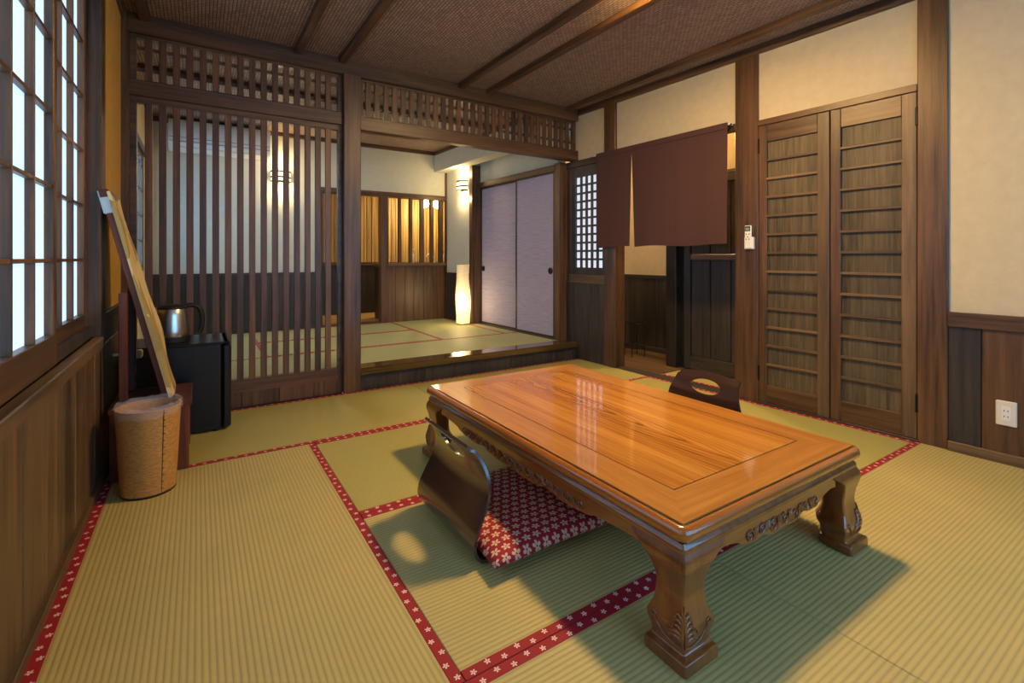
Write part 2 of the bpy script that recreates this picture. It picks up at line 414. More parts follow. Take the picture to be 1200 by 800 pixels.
mat_('straw mat beside the window wall with the waste basket on it', -.352, .53, 1.015, 2.772, 0, 'y', G)
mat_('straw mat along the lattice screen under the small black fridge', -.352, 1.42, 2.772, 3.664, 0, 'x', G, 'tatami_g')
mat_('straw mat along the raised wooden step', 1.42, 3.185, 2.772, 3.664, 0, 'x', G, 'tatami_g')
mat_('straw mat under the far end of the low table', .53, 2.30, 1.893, 2.772, 0, 'x', G, 'tatami_g')
mat_('straw mat under the flowered cushion beside the table', .53, 2.30, 1.015, 1.893, 0, 'x', G)
cm_ = mat_('straw mat in front of the wooden closet doors', 2.345, 3.230, 1.0155, 2.7715, 0, 'y', G, 'tatami_g')
for o in cm_.children:               # this mat is cut to follow the slightly skewed closet wall
    if o.name.startswith('border'): o.rotation_euler = (0, 0, RWA)
    else:
        for v in o.data.vertices: v.co.x -= math.tan(RWA) * v.co.y
mat_('straw mat below the white wall socket', 1.437, 3.272, .13, 1.015, 0, 'x', G)
mat_('straw mat in front of the carved table leg, touching the window-side wall', -.352, 1.437, .13, 1.015, 0, 'x', G)
mat_('plain straw mat beyond the socket mat, next to the rear wall', -.352, 1.437, -.76, .13, 0, 'x', G)
mat_('plain straw mat next to the rear wall under the plaster wall', 1.437, 3.235, -.76, .13, 0, 'x', G)
MB().prism([(3.002, 3.84), (rwx(3.84), 3.84), (rwx(4.534), 4.534), (3.002, 4.534)], 'z', ZI - .05, ZI - .001).build('floor_filler', 'tatami_in', fin)
MB().prism([(2.867, 4.536), (rwx(4.536), 4.536), (rwx(5.41), 5.41), (2.867, 5.41)], 'z', ZI - .05, ZI - .001).build('floor_filler', 'tatami_in', fin)
GI = 'straw mats of the raised inner room'
mat_('inner straw mat along the polished step', 1.2, 3.00, 3.835, 4.535, ZI, 'x', GI, 'tatami_in', (1, 0))
mat_('inner straw mat right behind the lattice screen', -.40, 1.2, 3.835, 4.535, ZI, 'x', GI, 'tatami_in', (1, 0))
mat_('inner straw mat in front of the plastic air conditioner wall', .5, 2.08, 5.32, YI - .02, ZI, 'x', GI, 'tatami_in')
mat_('middle inner straw mat between two red borders', .5, 2.08, 4.535, 5.32, ZI, 'x', GI, 'tatami_in')
mat_('inner straw mat under the glowing paper floor lamp', 2.08, 2.865, 4.535, YI - .02, ZI, 'y', GI, 'tatami_in')
mat_('inner straw mat under the inner room window', -.40, .5, 4.535, YI - .02, ZI, 'y', GI, 'tatami_in')

# ================================================================ ceiling
cei = struct(box('ceiling', 'weave', None, -.55, 3.5, YF - .1, 3.77, CZ, CZ + .06, 0), 'brown woven mat ceiling crossed by dark battens')
for x in (-.30, .565, .865, 1.835, 2.105, 3.0):
    box('batten', 'post_y', cei, x, x + .052, YF, 3.66, CZ - .042, CZ + .002, .004)
cei2 = struct(box('ceiling', 'weave', None, -.55, 3.3, 3.77, YI + 1.5, 2.44, 2.50, 0), 'woven mat ceiling of the inner room')
for y in (4.5, 5.3): box('batten', 'post_x', cei2, -.45, 2.9, y, y + .05, 2.40, 2.442, .004)

# ================================================================ left wall
wl = struct(MB().box(XL - .14, XL - .012, 2.9, 3.72, .74, CZ, 0).build('wall_left', 'ochre'), 'plaster of the window wall with its warm light tinted in')
box('plaster_panel', 'ochre', wl, XL - .14, XL - .03, YF, 2.9, 2.34, CZ, 0)
box('wainscot_backing', 'dark_z', wl, XL - .14, XL - .022, YF, 3.72, -.05, .70, 0)
ys = [YF]
while ys[-1] < 3.70: ys.append(min(3.70, ys[-1] + random.choice((.19, .21, .23))))
for a, b in zip(ys, ys[1:]): box('plank', 'left_z', wl, XL - .024, XL - random.uniform(0, .003), a + .0015, b - .0015, 0.0, .60, .003)
box('post', 'post_z', wl, XL - .13, XL + .005, 2.80, 2.915, .60, CZ, .004)
box('corner_post', 'post_z', wl, XL - .1, XL + .012, 3.60, 3.72, .0, CZ, .004)
box('wainscot_cap', 'post_y', wl, XL - .03, XL + .004, 2.9, 3.6, .70, .745, .003)
box('wainscot_panel', 'dark_z', wl, XL - .03, XL - .002, 2.9, 3.6, .60, .70, .002)
box('rail', 'post_y', wl, XL - .12, XL + .005, YF, 3.6, CZ - .06, CZ, .003)
struct(box('baseboard_left', 'left_y', None, XL - .02, -.350, YF, 3.6, -.05, .035, .003), 'low wooden strip between straw mats and boarded wall')
sill = struct(box('trim_1', 'left_y', None, XL - .14, XL + .012, YF, 2.81, .60, .648, .004), 'wooden window sill above the boarded wall')
box('track', 'left_y', sill, XL - .062, XL - .052, YF, 2.80, .646, .662, .001)
box('track', 'left_y', sill, XL - .03, XL - .022, YF, 2.80, .646, .656, .001)
head = struct(box('trim_2', 'post_y', None, XL - .14, XL + .004, YF, 2.81, 2.28, 2.345, .004), 'wooden window head beam')

def shoji(name, label, y0, y1, xf_, z0=.655, z1=2.285, nv=3, zb=.10, dp=.03, ph=.236, pm='paper'):
    """paper window panel in the window wall; its front face at x = xf_"""
    st = .042
    w = MB(); w.box(xf_ - dp, xf_, y0, y0 + st, z0, z1)
    root = struct(w.build(name, 'slat_z'), label)
    box('stile', 'slat_z', root, xf_ - dp, xf_, y1 - st, y1, z0, z1)
    box('bottom_rail', 'post_y', root, xf_ - dp - .004, xf_ + .002, y0 + st, y1 - st, z0, z0 + zb)
    box('top_rail', 'post_y', root, xf_ - dp, xf_, y0 + st, y1 - st, z1 - .05, z1)
    pw = (y1 - y0 - 2 * st) / (nv + 1)
    for k in range(1, nv + 1):
        yy = y0 + st + pw * k; box('muntin', 'slat_z', root, xf_ - dp + .006, xf_ - .003, yy - .006, yy + .006, z0 + zb, z1 - .05, .001)
    zz = z0 + zb + ph
    while zz < z1 - .08:
        box('muntin', 'slat_y', root, xf_ - dp + .008, xf_ - .005, y0 + st, y1 - st, zz - .006, zz + .006, .001); zz += ph
    for k in range(nv + 1):
        a = y0 + st + pw * k; box('paper_pane', pm, root, xf_ - dp + .003, xf_ - dp + .006, a + .0005, a + pw - .0005, z0 + zb - .004, z1 - .046, 0)
    return root
shoji('window_1', 'paper window panel next to the post, behind its neighbour', 1.93, 2.80, -.412)
shoji('window_2', 'paper window panel sliding in the inner track', 1.24, 2.125, -.384)
shoji('window_3', 'paper window panel in the outer track, closer to the rear wall', .42, 1.29, -.412)

shoji('window_6', 'unseen paper window panel beside the rear wall, added for more daylight', -.42, .46, -.384)  # extra panel out of view, added for more window light
# ================================================================ lattice wall (back)
wb = struct(MB().box(XL, 3.17, YB - .036, YB + .09, 2.355, CZ + .005, .006).build('wall_back', 'post_x'), 'dark wooden lattice wall between main and inner room')
box('post', 'post_z', wb, .898, 1.023, YB - .05, YB + .08, 0, 2.36, .005)
box('corner_post', 'post_z', wb, XL, -.345, YB - .02, YB + .08, 0, 2.36, .003)
box('beam', 'post_x', wb, -.35, .90, YB - .02, YB + .07, 1.982, 2.076, .004)
box('beam', 'post_x', wb, 1.02, 3.18, YB - .02, YB + .07, 1.965, 2.066, .004)
def lattice(x0, x1, xs, z0, z1, fr=.032, rails=(), top=.03, bot=.03):
    m = MB()
    m.box(x0, x0 + fr, YB, YB + .045, z0, z1); m.box(x1 - fr, x1, YB, YB + .045, z0, z1)
    m.box(x0 + fr, x1 - fr, YB, YB + .045, z1 - top, z1); m.box(x0 + fr, x1 - fr, YB, YB + .045, z0, z0 + bot)
    root = m.build('lattice_frame', 'post_x', wb)
    me = MB().box(-.019, .019, YB + .004, YB + .032, z0 + bot - .002, z1 - top + .002, .002).mesh('slat', M['slat_z'])
    for x in xs: link('slat', me, root, loc=(x, 0, 0))
    for zr in rails: box('cross_rail', 'slat_x', root, x0 + fr, x1 - fr, YB + .03, YB + .045, zr - .011, zr + .011, .001)
    return root
XS = [-.254 + .0703 * k for k in range(16)]
lattice(-.346, .902, XS, .10, 1.984, .034, (), .04, .085)
lattice(-.346, .902, XS, 2.072, 2.36, .034, (2.155, 2.285), .022, .012)
lattice(1.022, 3.16, [1.093 + .0703 * k for k in range(29)], 2.062, 2.36, .03, (2.15, 2.28), .022, .012)
box('apron_backing', 'dark_x', wb, -.35, .9, YB + .012, YB + .05, -.05, .10, 0)
xs = [-.345, -.1, .06, .245, .475, .70, .90]
for a, b in zip(xs, xs[1:]): box('plank', 'post_z', wb, a + .001, b - .001, YB - .002, YB + .014, 0, .102, .002)
# raised step
stp = struct(MB().box(1.0, 3.17, YB - .028, YB + .145, .112, .168, .006).build('trim_3', 'post_x'), 'polished wooden step board at the raised inner floor')
stp.data.materials[0] = wood('polished_step_wood', lin(46, 32, 16), lin(98, 72, 36), 'x', .14, 1, .1, .06, .7)
x = 1.023
k = 0
while x < 3.165:
    x2 = min(3.165, x + (.31, .22, .27, .25)[k % 4]); k += 1
    box('riser_plank', 'dark_z', stp, x + .001, x2 - .001, YB + .004, YB + .03, -.04, .114, .002); x = x2
box('threshold', 'post_x', wb, -.35, 1.0, YB + .05, YB + .145, .10, .166, .003)

# ================================================================ right wall
r = MB()
for y0, y1, z0, z1 in ((YF, .873, .70, CZ), (1.0, 1.869, 1.94, CZ), (2.03, 3.17, 1.95, CZ), (3.30, 3.80, 1.95, CZ)):
    r.box(.016, .10, y0 - .9, y1 - .9, z0, z1, 0)
wr = struct(rroot(r, 'wall_right', 'plaster'), 'cream plaster wall with dark posts, closet doors and entrance')
for y0, y1 in ((.873, 1.0), (1.869, 2.035), (3.165, 3.30)):
    rbox('post', 'post_z', wr, y0, y1, -.12, 0 if y0 < 3 else .012, -.02, CZ, .004)
rbox('corner_post', 'post_z', wr, 3.83, 3.915, -.10, .095, ZI, 1.965, .003)
rbox('corner_post', 'left_z', wr, 3.775, 3.832, -.08, -.01, .0, 1.95, .003)
rbox('rail', 'post_y', wr, YF, 3.72, -.06, .004, CZ - .062, CZ, .003)
rbox('door_header', 'post_y', wr, 1.0, 1.869, -.06, .006, 1.905, 1.945, .003)
rbox('rail', 'post_y', wr, 2.035, 3.165, -.06, -.002, 1.915, 1.965, .003)
rbox('rail', 'post_y', wr, 3.30, 3.84, -.06, .004, 1.905, 1.965, .003)
rbox('wainscot_cap', 'post_y', wr, YF, .873, -.02, .014, .644, .719, .003)
rbox('wainscot_backing', 'dark_z', wr, YF, .873, -.08, -.022, -.05, .65, 0)
yy = [.873, .746, .56, .40, .2, 0, -.2, -.4, -.6, -.8, -1.0, YF]
for a, b in zip(yy, yy[1:]): rbox('plank', 'post_z' if a == .746 else 'dark_z', wr, b + .0015, a - .0015, -.024, 0, .0, .646, .003)
struct(MB().box(-.012, .02, YF - .9, .873 - .9, -.05, .05, .003).build('baseboard_right', 'left_y', None, None, RW), 'wooden baseboard below the socket wall')
rbox('wainscot_backing', 'dark_z', wr, 3.30, 3.84, -.08, -.012, -.05, .76, 0)
yy = [3.30, 3.37, 3.50, 3.61, 3.73, 3.84]
for a, b in zip(yy, yy[1:]): rbox('plank', 'dark_z', wr, a + .001, b - .001, -.014, .004, 0, .756, .002)
rbox('window_sill', 'left_y', wr, 3.30, 3.79, -.06, .012, .752, .836, .003)

rbox('closet_light_block', 'blackm', wr, .95, 1.92, -.10, -.05, -.05, 1.96, 0)  # board added right behind the closet doors to block light leaks
rbox('threshold', 'dark_y', wr, .99, 1.88, -.06, .003, -.05, .011, .002)
# lattice window
m = MB()
for a in ((3.30, 3.345), (3.715, 3.775)): m.box(.012, .045, a[0] - .9, a[1] - .9, .836, 1.905)
m.box(.012, .045, 3.345 - .9, 3.715 - .9, .836, .905); m.box(.012, .045, 3.345 - .9, 3.715 - .9, 1.80, 1.905)
w4 = struct(rroot(m, 'window_4', 'dark_z'), 'small lattice window with white paper squares')
for k in range(4):
    yv = 3.345 + .37 * (k + 1) / 5; rbox('muntin', 'dark_z', w4, yv - .014, yv + .014, -.034, -.02, .905, 1.80, .002)
for k in range(1, 11):
    zv = .905 + .895 * k / 11; rbox('muntin', 'dark_y', w4, 3.345, 3.715, -.032, -.019, zv - .010, zv + .010, .002)
rbox('paper_pane', 'paper2', w4, 3.34, 3.72, -.042, -.038, .90, 1.81, 0)

# closet doors
def closet(name, label, y0, y1, light_right):
    sl, sr = .056, .068        # stile widths: far, near
    m = MB(); m.box(.004, .034, y0 - .9, y0 + sr - .9, .012, 1.905, .003)
    d = struct(rroot(m, name, 'left_z'), label)
    rbox('stile', 'post_z', d, y1 - sl, y1, -.034, -.004, .012, 1.905, .003)
    rbox('top_rail', 'post_y', d, y0 + sr, y1 - sl, -.032, -.006, 1.79, 1.905, .002)
    rbox('bottom_rail', 'post_y', d, y0 + sr, y1 - sl, -.032, -.006, .012, .134, .002)
    rbox('board', 'board_z', d, y0 + sr, y1 - sl, -.034, -.020, .13, 1.80, 0)
    for k in range(1, 13):
        zz = .151 + .1262 * k - .002; rbox('slat', 'left_y', d, y0 + sr - .004, y1 - sl + .004, -.021, -.003, zz - .008, zz + .008, .002)  # lighter wood stands in for light caught on the slats' top edges
    return d
d1 = closet('door_1', 'slatted closet door next to the post with the remote control', 1.430, 1.866, 0)
d2 = closet('door_2', 'slatted closet door next to the plain plaster wall', 1.003, 1.424, 0)
for d, y in ((d1, 1.866), (d2, 1.003)):
    for zz in (.16, 1.72): rbox('hinge', 'iron', d, y - .006, y + .006, -.01, .002, zz, zz + .10, .002)

# entrance passage behind the curtain
p = MB()
p.box(.50, .56, 1.9 - .9, 2.86 - .9, 1.72, 2.3, 0); p.box(.92, 1.0, 2.86 - .9, 4.25 - .9, .0, 2.3, 0)
wp = struct(rroot(p, 'wall_passage', 'plaster'), 'cream plaster inside the entrance passage')
rbox('side_wall', 'plaster', wp, 4.2, 4.28, -1.0, -.05, 0, 2.3, 0)
rbox('side_wall', 'plaster', wp, 1.84, 1.90, -.56, -.1, 0, 2.3, 0)
rbox('post', 'dark_z', wp, 2.86, 2.97, -.62, -.46, 0, 2.2, .004)
rbox('jamb', 'blackm', wp, 2.78, 2.862, -.56, -.52, 0, 2.2, .002)  # matte black strip stands for the dark gap between post and door
yy = [2.97, 3.12, 3.28, 3.46, 3.62, 3.8, 4.0, 4.2]
for a, b in zip(yy, yy[1:]): rbox('plank', 'dark_z', wp, a + .001, b - .001, -.925, -.905, .03, .78, .002)
rbox('wainscot_cap', 'dark_y', wp, 2.97, 4.2, -.93, -.89, .78, .815, .002)
rbox('skirting', 'dark_y', wp, 2.97, 4.2, -.93, -.895, 0, .05, .002)
rbox('ceiling_board', 'plaster', wp, 1.86, 4.28, -1.0, -.1, 2.2, 2.26, 0)
fl = struct(MB().box(.10, 1.0, 1.86 - .9, 4.28 - .9, -.08, -.02, 0).build('floor', 'dark_y', None, None, RW), 'dark board floor of the entrance passage')
for k, d in enumerate((.105, .23, .36, .49, .62, .75, .88)):
    rbox('floorboard', 'left_y', fl, 2.80, 4.2, -d - .128, -d, -.022, -.002, .002)
for k, (a, b) in enumerate(((.02, .10), (.10, .50))):
    pass
rbox('threshold', 'dark_y', fl, 2.035, 3.165, -.125, .002, -.04, .003, .003)
t = thing('tatami_mat', 'short straw mat in the entrance passage', 'tatami mat', (rwx(2.36) + .31, 2.36, 0), RWA)
MB().box(-.18, .18, -.43, .43, -.03, .0, .002).build('rush_surface', 'tatami', t)
o = MB().box(-.015, .015, -.43, .43, -.01, .0015, .0005).build('border', 'border', t); o.location = (-.163, 0, 0)
m = MB().box(.47, .50, 2.72 - .9, 2.78 - .9, .02, 1.72, .003)
d3 = struct(rroot(m, 'door_3', 'dark_z'), 'dark panelled sliding door in the entrance passage')
rbox('light_block', 'dark_z', d3, 1.88, 2.80, -.53, -.497, .0, 1.74, 0)  # board added so no outside light leaks past the door
rbox('stile', 'dark_z', d3, 1.90, 1.97, -.50, -.47, .02, 1.72, .003)
rbox('top_rail', 'dark_y', d3, 1.97, 2.72, -.50, -.47, 1.64, 1.72, .003)
rbox('middle_rail', 'post_y', d3, 1.97, 2.72, -.50, -.472, .98, 1.03, .003)
rbox('bottom_rail', 'dark_y', d3, 1.97, 2.72, -.50, -.472, .02, .13, .003)
for k in range(4):
    a = 1.97 + .1875 * k; rbox('panel', 'dark_z', d3, a + .004, a + .183, -.498, -.484, .13, .98, .004); rbox('panel', 'dark_z', d3, a + .004, a + .183, -.498, -.484, 1.03, 1.64, .004)
# wire umbrella stand in the passage
us = thing('umbrella_stand', 'thin wire rack on the passage floor against the dark boards', 'rack', (rwx(3.5) + .58, 3.46, -.002))
for z_ in (.09, .34): MB().tube([(.09 * math.cos(a), .11 * math.sin(a), z_) for a in [2 * PI * k / 20 for k in range(21)]], .004, 6).build('ring', 'iron', us, 60)
for a in range(4): MB().tube([(.09 * math.cos(a * PI / 2 + .4), .11 * math.sin(a * PI / 2 + .4), 0), (.09 * math.cos(a * PI / 2 + .4), .11 * math.sin(a * PI / 2 + .4), .34)], .004, 6).build('upright', 'iron', us, 60)
# added lamp that brightens the passage plaster behind the curtain
pl = thing('passage_fill_lamp', 'small round fill lamp added on the entrance passage ceiling', 'lamp', (rwx(2.9) + .45, 2.95, 2.2))
MB().lathe([(.07, 0), (.07, -.03), (.06, -.035)], seg=24).build('housing', 'white', pl, 40)
MB().lathe([(.055, -.03), (.05, -.055), (.02, -.065)], seg=24).build('diffuser', 'shade_glow', pl, 40)
ld = bpy.data.lights.new('passage_fill_light', 'POINT'); ld.energy = 85; ld.color = WARM; ld.shadow_soft_size = .05
lo = bpy.data.objects.new('passage_fill_light', ld); COL.objects.link(lo); lo.parent = pl; lo.location = (0, 0, -.11)

# noren curtain
nt = thing('noren_curtain', 'maroon split curtain hanging across the entrance passage', 'curtain', (0, 0, 0)); nt.matrix_local = RW
MB().tube([(-.035, 2.04 - .9, 1.955), (-.035, 3.40 - .9, 1.955)], .007, 10).build('rod', 'left_y', nt, 50)
for y in (2.055, 3.385): MB().tube([(-.002, y - .9, 1.958), (-.035, y - .9, 1.958), (-.047, y - .9, 1.958)], .008, 8).build('rod_hook', 'white', nt, 50)
def cloth(name, ya, yb, gap_a=0, gap_b=0, seed=0):
    nu, nz = 26, 30; rg = random.Random(seed); ph = rg.uniform(0, 6)
    front, back = [], []
    for j in range(nz + 1):
        t = j / nz; z_ = 1.965 - t * .868
        op = max(0, (t - .10) / .90)
        a = ya + gap_a * op; b = yb - gap_b * op
        row = []
        for i in range(nu + 1):
            u = i / nu; y = a + (b - a) * u
            d = .046 + .007 * t * math.sin(u * 5.3 + ph) + .003 * t * math.sin(u * 13 + ph * 2)
            row.append((-d, y - .9, z_ + .006 * t * math.sin(u * 4 + ph)))
        front.append(row); back.append([(x + .0025, y, z) for x, y, z in row])
    m = MB(); rings = [f + b[::-1] for f, b in zip(front, back)]
    m.loft(rings); return m.build(name, 'noren', nt, 70)
cloth('cloth_panel', 2.945, 3.365, .016, 0, 1)
cloth('cloth_panel', 2.505, 2.942, .0, .022, 2)
cloth('cloth_panel', 2.065, 2.502, 0, .0, 3)
MB().box(-.052, -.030, 2.065 - .9, 3.365 - .9, 1.925, 1.972, .004).build('rod_sleeve', 'noren', nt)

# ================================================================ wall out of view that closes the room, its windows added for blue fill
struct(MB().box(-.55, 3.5, YF - .1, YF, -.05, .45, 0).box(-.55, 3.5, YF - .1, YF, 2.16, CZ, 0).box(-.55, .28, YF - .1, YF, .45, 2.16, 0).box(2.92, 3.5, YF - .1, YF, .45, 2.16, 0).build('wall_front', 'plaster'), 'cream plaster wall behind the viewer with a row of added fill-light windows')
for k, (a, b) in enumerate(((-2.92, -2.04), (-2.04, -1.16), (-1.16, -.28))):
    w_ = shoji('window_%d' % (7 + k), ('added fill-light window of the rear wall beside the socket wall', 'added fill-light window in the middle of the rear wall', 'added fill-light window of the rear wall beside the window wall')[k], a, b, 0, .45, 2.16, pm='paper_fill')
    w_.matrix_local = Matrix.Translation((0, YF - .02, 0)) @ Matrix.Rotation(PI / 2, 4, 'Z')

# ================================================================ inner room
wi = struct(MB().box(-.5, 1.2, YI, YI + .08, .80, 2.45, 0).box(1.2, 3.1, YI, YI + .08, 1.84, 2.45, 0).build('wall_inner_back', 'plaster_white'), 'pale plaster wall at the back of the inner room')
wi.data.materials[0] = M['plaster_white']
box('wainscot_backing', 'dark_z', wi, -.5, 1.2, YI + .01, YI + .08, .1, .82, 0)
xx = [-.45 + .165 * k for k in range(11)]
for a, b in zip(xx, xx[1:]): box('plank', 'dark_z', wi, a + .001, b - .001, YI - .012, YI + .012, ZI, .80, .002)
box('wainscot_cap', 'dark_x', wi, -.45, 1.2, YI - .022, YI + .02, .80, .832, .002)
box('skirting', 'dark_x', wi, -.45, 1.2, YI - .022, YI, ZI, .215, .002)
box('jamb', 'dark_z', wi, 1.2, 1.255, YI - .02, YI + .08, ZI, 1.85, .002)
box('header', 'post_x', wi, 1.2, 2.98, YI - .025, YI + .08, 1.785, 1.85, .003)
box('ceiling_trim', 'post_x', wi, -.45, 2.75, YI - .03, YI + .02, 2.395, 2.445, .003)
box('post', 'post_z', wi, 1.965, 2.055, YI - .03, YI + .07, ZI, 1.79, .003)
box('threshold', 'post_x', wi, 1.25, 1.97, YI - .02, YI + .08, .10, .185, .003)
for a, b in ((2.205, 2.24), (2.355, 2.395), (2.505, 2.56), (2.655, 2.70), (2.78, 2.84)): box('slat', 'post_z', wi, a, b, YI - .005, YI + .04, .92, 1.79, .002)
xx = [2.055, 2.16, 2.29, 2.41, 2.55, 2.68, 2.86]
for a, b in zip(xx, xx[1:]): box('plank', 'post_z', wi, a + .001, b - .001, YI - .012, YI + .02, ZI, .89, .002)
box('counter_rail', 'left_x', wi, 2.05, 2.86, YI - .045, YI + .06, .89, .935, .004)
# inner left wall with its own paper window
il = struct(MB().box(-.55, -.43, 3.77, YI + .05, .1, .88, 0).box(-.55, -.43, 3.77, 4.93, .88, 2.45, 0).box(-.55, -.43, 5.73, YI + .05, .88, 2.45, 0).box(-.55, -.43, 4.93, 5.73, 2.0, 2.45, 0).build('wall_inner_left', 'plaster'), 'plaster wall with a paper window in the inner room')
box('post', 'mirror_z', il, -.47, -.40, 5.86, 5.95, ZI, 1.98, .003)
box('window_head', 'post_y', il, -.47, -.41, 4.88, 5.86, 1.96, 2.02, .003)
w5 = shoji('window_5', 'paper window of the inner room seen through the lattice', 4.92, 5.74, -.435, .86, 1.97, 2, .06, pm='paper_fill')
# inner right side (frame of the right wall)
m = MB(); m.box(-.06, .05, 3.9 - .9, 5.42 - .9, 1.95, 2.45, 0); m.box(-.17, .05, 5.42 - .9, YI - .85, .78, 2.45, 0); m.box(0, .05, 3.9 - .9, 5.5 - .9, .1, 1.95, 0)
ir = struct(rroot(m, 'wall_inner_right', 'plaster_white'), 'pale plaster wall with lilac sliding panels in the inner room')
rbox('soffit', 'plaster_white', ir, 4.3, YI + .02, .16, .34, 2.17, 2.45, .003)
rbox('soffit_trim', 'post_y', ir, 3.8, YI, .335, .352, 2.395, 2.445, .002)
rbox('post', 'post_z', ir, 5.40, 5.475, .0, .18, ZI, 2.17, .003)
rbox('panel_header', 'post_y', ir, 3.9, 5.40, .0, .105, 1.885, 1.95, .003)
rbox('panel_track', 'dark_y', ir, 3.9, 5.40, .0, .105, ZI - .02, ZI + .012, .003)
yy = [5.475, 5.6, 5.73, 5.86, 5.99, 6.12]
for a, b in zip(yy, yy[1:]): rbox('plank', 'dark_z', ir, a + .001, b - .001, .15, .182, ZI, .775, .002)
rbox('wainscot_cap', 'dark_y', ir, 5.475, 6.12, .15, .192, .775, .80, .002)
rbox('corner_post', 'post_z', ir, YI - .03, YI + .02, .15, .185, ZI, 2.2, .002)
def fus(name, label, y0, y1, d, handle_y):
    m = MB(); m.box(-d, -d + .02, y0 - .9, y1 - .9, ZI + .012, 1.886, 0)
    f = struct(rroot(m, name, 'fusuma'), label)
    for a, b, c, e in ((y0, y0 + .026, ZI + .012, 1.886), (y1 - .026, y1, ZI + .012, 1.886)): rbox('edge_strip', 'dark_z', f, a, b, d - .022, d + .004, c, e, .002)
    for c, e in ((ZI + .012, ZI + .03), (1.868, 1.886)): rbox('edge_strip', 'dark_y', f, y0, y1, d - .022, d + .004, c, e, .002)
    tf = Matrix.Translation((-d - .001, handle_y - .9, .865)) @ Matrix.Rotation(-PI / 2, 4, 'Y')
    h = MB().lathe([(.034, 0), (.034, .005), (.028, .007), (.022, .002), (.0005, .001)], seg=24, mtx=tf).build('pull', 'iron', f, 40)
    return f
fus('door_4', 'lilac paper sliding panel next to the paper floor lamp', 4.55, 5.40, .05, 5.34)
fus('door_5', 'lilac paper sliding panel next to the small lattice window', 3.915, 4.60, .082, 3.985)

# washroom beyond the opening
wm = struct(MB().box(.9, 3.6, 7.42, 7.5, .0, 2.45, 0).box(.82, .9, YI + .08, 7.5, 0, 2.45, 0).box(3.5, 3.6, YI + .08, 7.5, 0, 2.45, 0).build('wall_washroom', 'plaster'), 'washroom walls beyond the opening')
st = MB(); x = .95; rg = random.Random(3)
while x < 3.45:
    w_ = rg.uniform(.022, .05); st.box(x + .002, x + w_ - .002, 7.385 - rg.uniform(0, .01), 7.42, .93, 2.35, .004); x += w_
s_ = st.build('bamboo_strips', 'bamboo', wm); s_['kind'] = 'stuff'
box('shelf_rail', 'left_x', wm, .95, 3.45, 7.33, 7.42, .885, .935, .003)
xx = [.95 + .2 * k for k in range(13)]
for a, b in zip(xx, xx[1:]): box('plank', 'dark_z', wm, a + .001, b - .001, 7.395, 7.42, .1, .885, .002)
struct(box('floor', 'board_x', None, .9, 3.5, YI + .07, 7.45, .05, .16, 0), 'light board floor of the washroom').data.materials[0] = wood('light_floor_wood', lin(190, 150, 84), lin(226, 190, 120), 'x', .4, 1, .1)
ct = thing('wash_counter', 'wooden wash counter behind the slatted partition', 'counter', (2.5, 6.45, .16))
box('counter_top', 'left_x', ct, -.43, .60, -.21, .30, .72, .76, .003); box('cabinet', 'dark_z', ct, -.42, .58, -.18, .28, 0, .72, .003)
fa = thing('faucet', 'white curved faucet on the wash counter', 'faucet', (2.80, 6.34, .92))
MB().tube([(0, 0, 0), (0, 0, .09), (-.02, -.0, .125), (-.06, 0, .14), (-.10, 0, .125), (-.115, 0, .09)], .011, 10).build('spout', 'white', fa, 60)
MB().lathe([(.02, 0), (.02, .025), (.012, .03)], seg=16).build('base', 'white', fa, 50)
for x, y, h, l in ((2.50, 6.38, .20, 'white pump bottle on the wash counter beside the slat'), (2.96, 6.40, .2, 'white pump bottle on the wash counter next to the faucet')):
    b_ = thing('soap_bottle', l, 'bottle', (x, y, .92)); MB().lathe([(.018, 0), (.021, .005), (.021, h * .62), (.008, h * .72), (.008, h * .8)], seg=16).build('body', 'white', b_, 50)
    MB().tube([(0, 0, h * .78), (0, 0, h), (.03, 0, h)], .005, 6).build('pump', 'white', b_, 50)
bc = MB().box(0, .07, 0, .05, 0, .045, .008).build('soap_dish', 'white'); bc.location = (3.04, 6.3, .92); tag(bc, 'small white dish at the end of the wash counter', 'dish')
for k, (x, y, l) in enumerate(((2.90, 6.9, 'bare glowing washroom bulb beside the wider slat'), (3.10, 6.9, 'bare glowing washroom bulb next to the inner wall corner'))):
    b_ = thing('washroom_bulb', l, 'lamp', (x, y, 1.83))
    MB().lathe([(.004, -.07), (.045, -.05), (.064, 0), (.048, .04), (.018, .06)], seg=20).build('bulb', 'bulb', b_, 60)
    MB().tube([(0, 0, .055), (0, 0, .61)], .006, 8).build('cord', 'blackm', b_, 60); MB().lathe([(.02, .05), (.02, .10), (.01, .11)], seg=16).build('socket', 'iron', b_, 50)
    ld = bpy.data.lights.new('bulb_light', 'POINT'); ld.energy = 9; ld.color = WARM; ld.shadow_soft_size = .05
    lo = bpy.data.objects.new('bulb_light', ld); COL.objects.link(lo); lo.parent = b_; lo.location = (0, -.02, -.11)

# air conditioner
ac = thing('air_conditioner', 'white air conditioner high on the pale inner wall', 'air conditioner', (.21, YI, 2.10))
prof = [(-.005, .30), (-.19, .30), (-.215, .27), (-.22, .10), (-.20, .04), (-.12, 0), (-.005, 0)]
MB().prism([(a, b) for a, b in prof], 'x', -.46, .46).build('body', 'white', ac, 50)
for zz in (.075, .115): MB().box(-.45, .45, -.2225, -.216, zz - .002, zz + .002, 0).build('seam', 'grey', ac)
MB().box(-.40, .40, -.19, -.13, .018, .03, .002, Matrix.Rotation(0, 4, 'X')).build('louver', 'offwhite', ac)

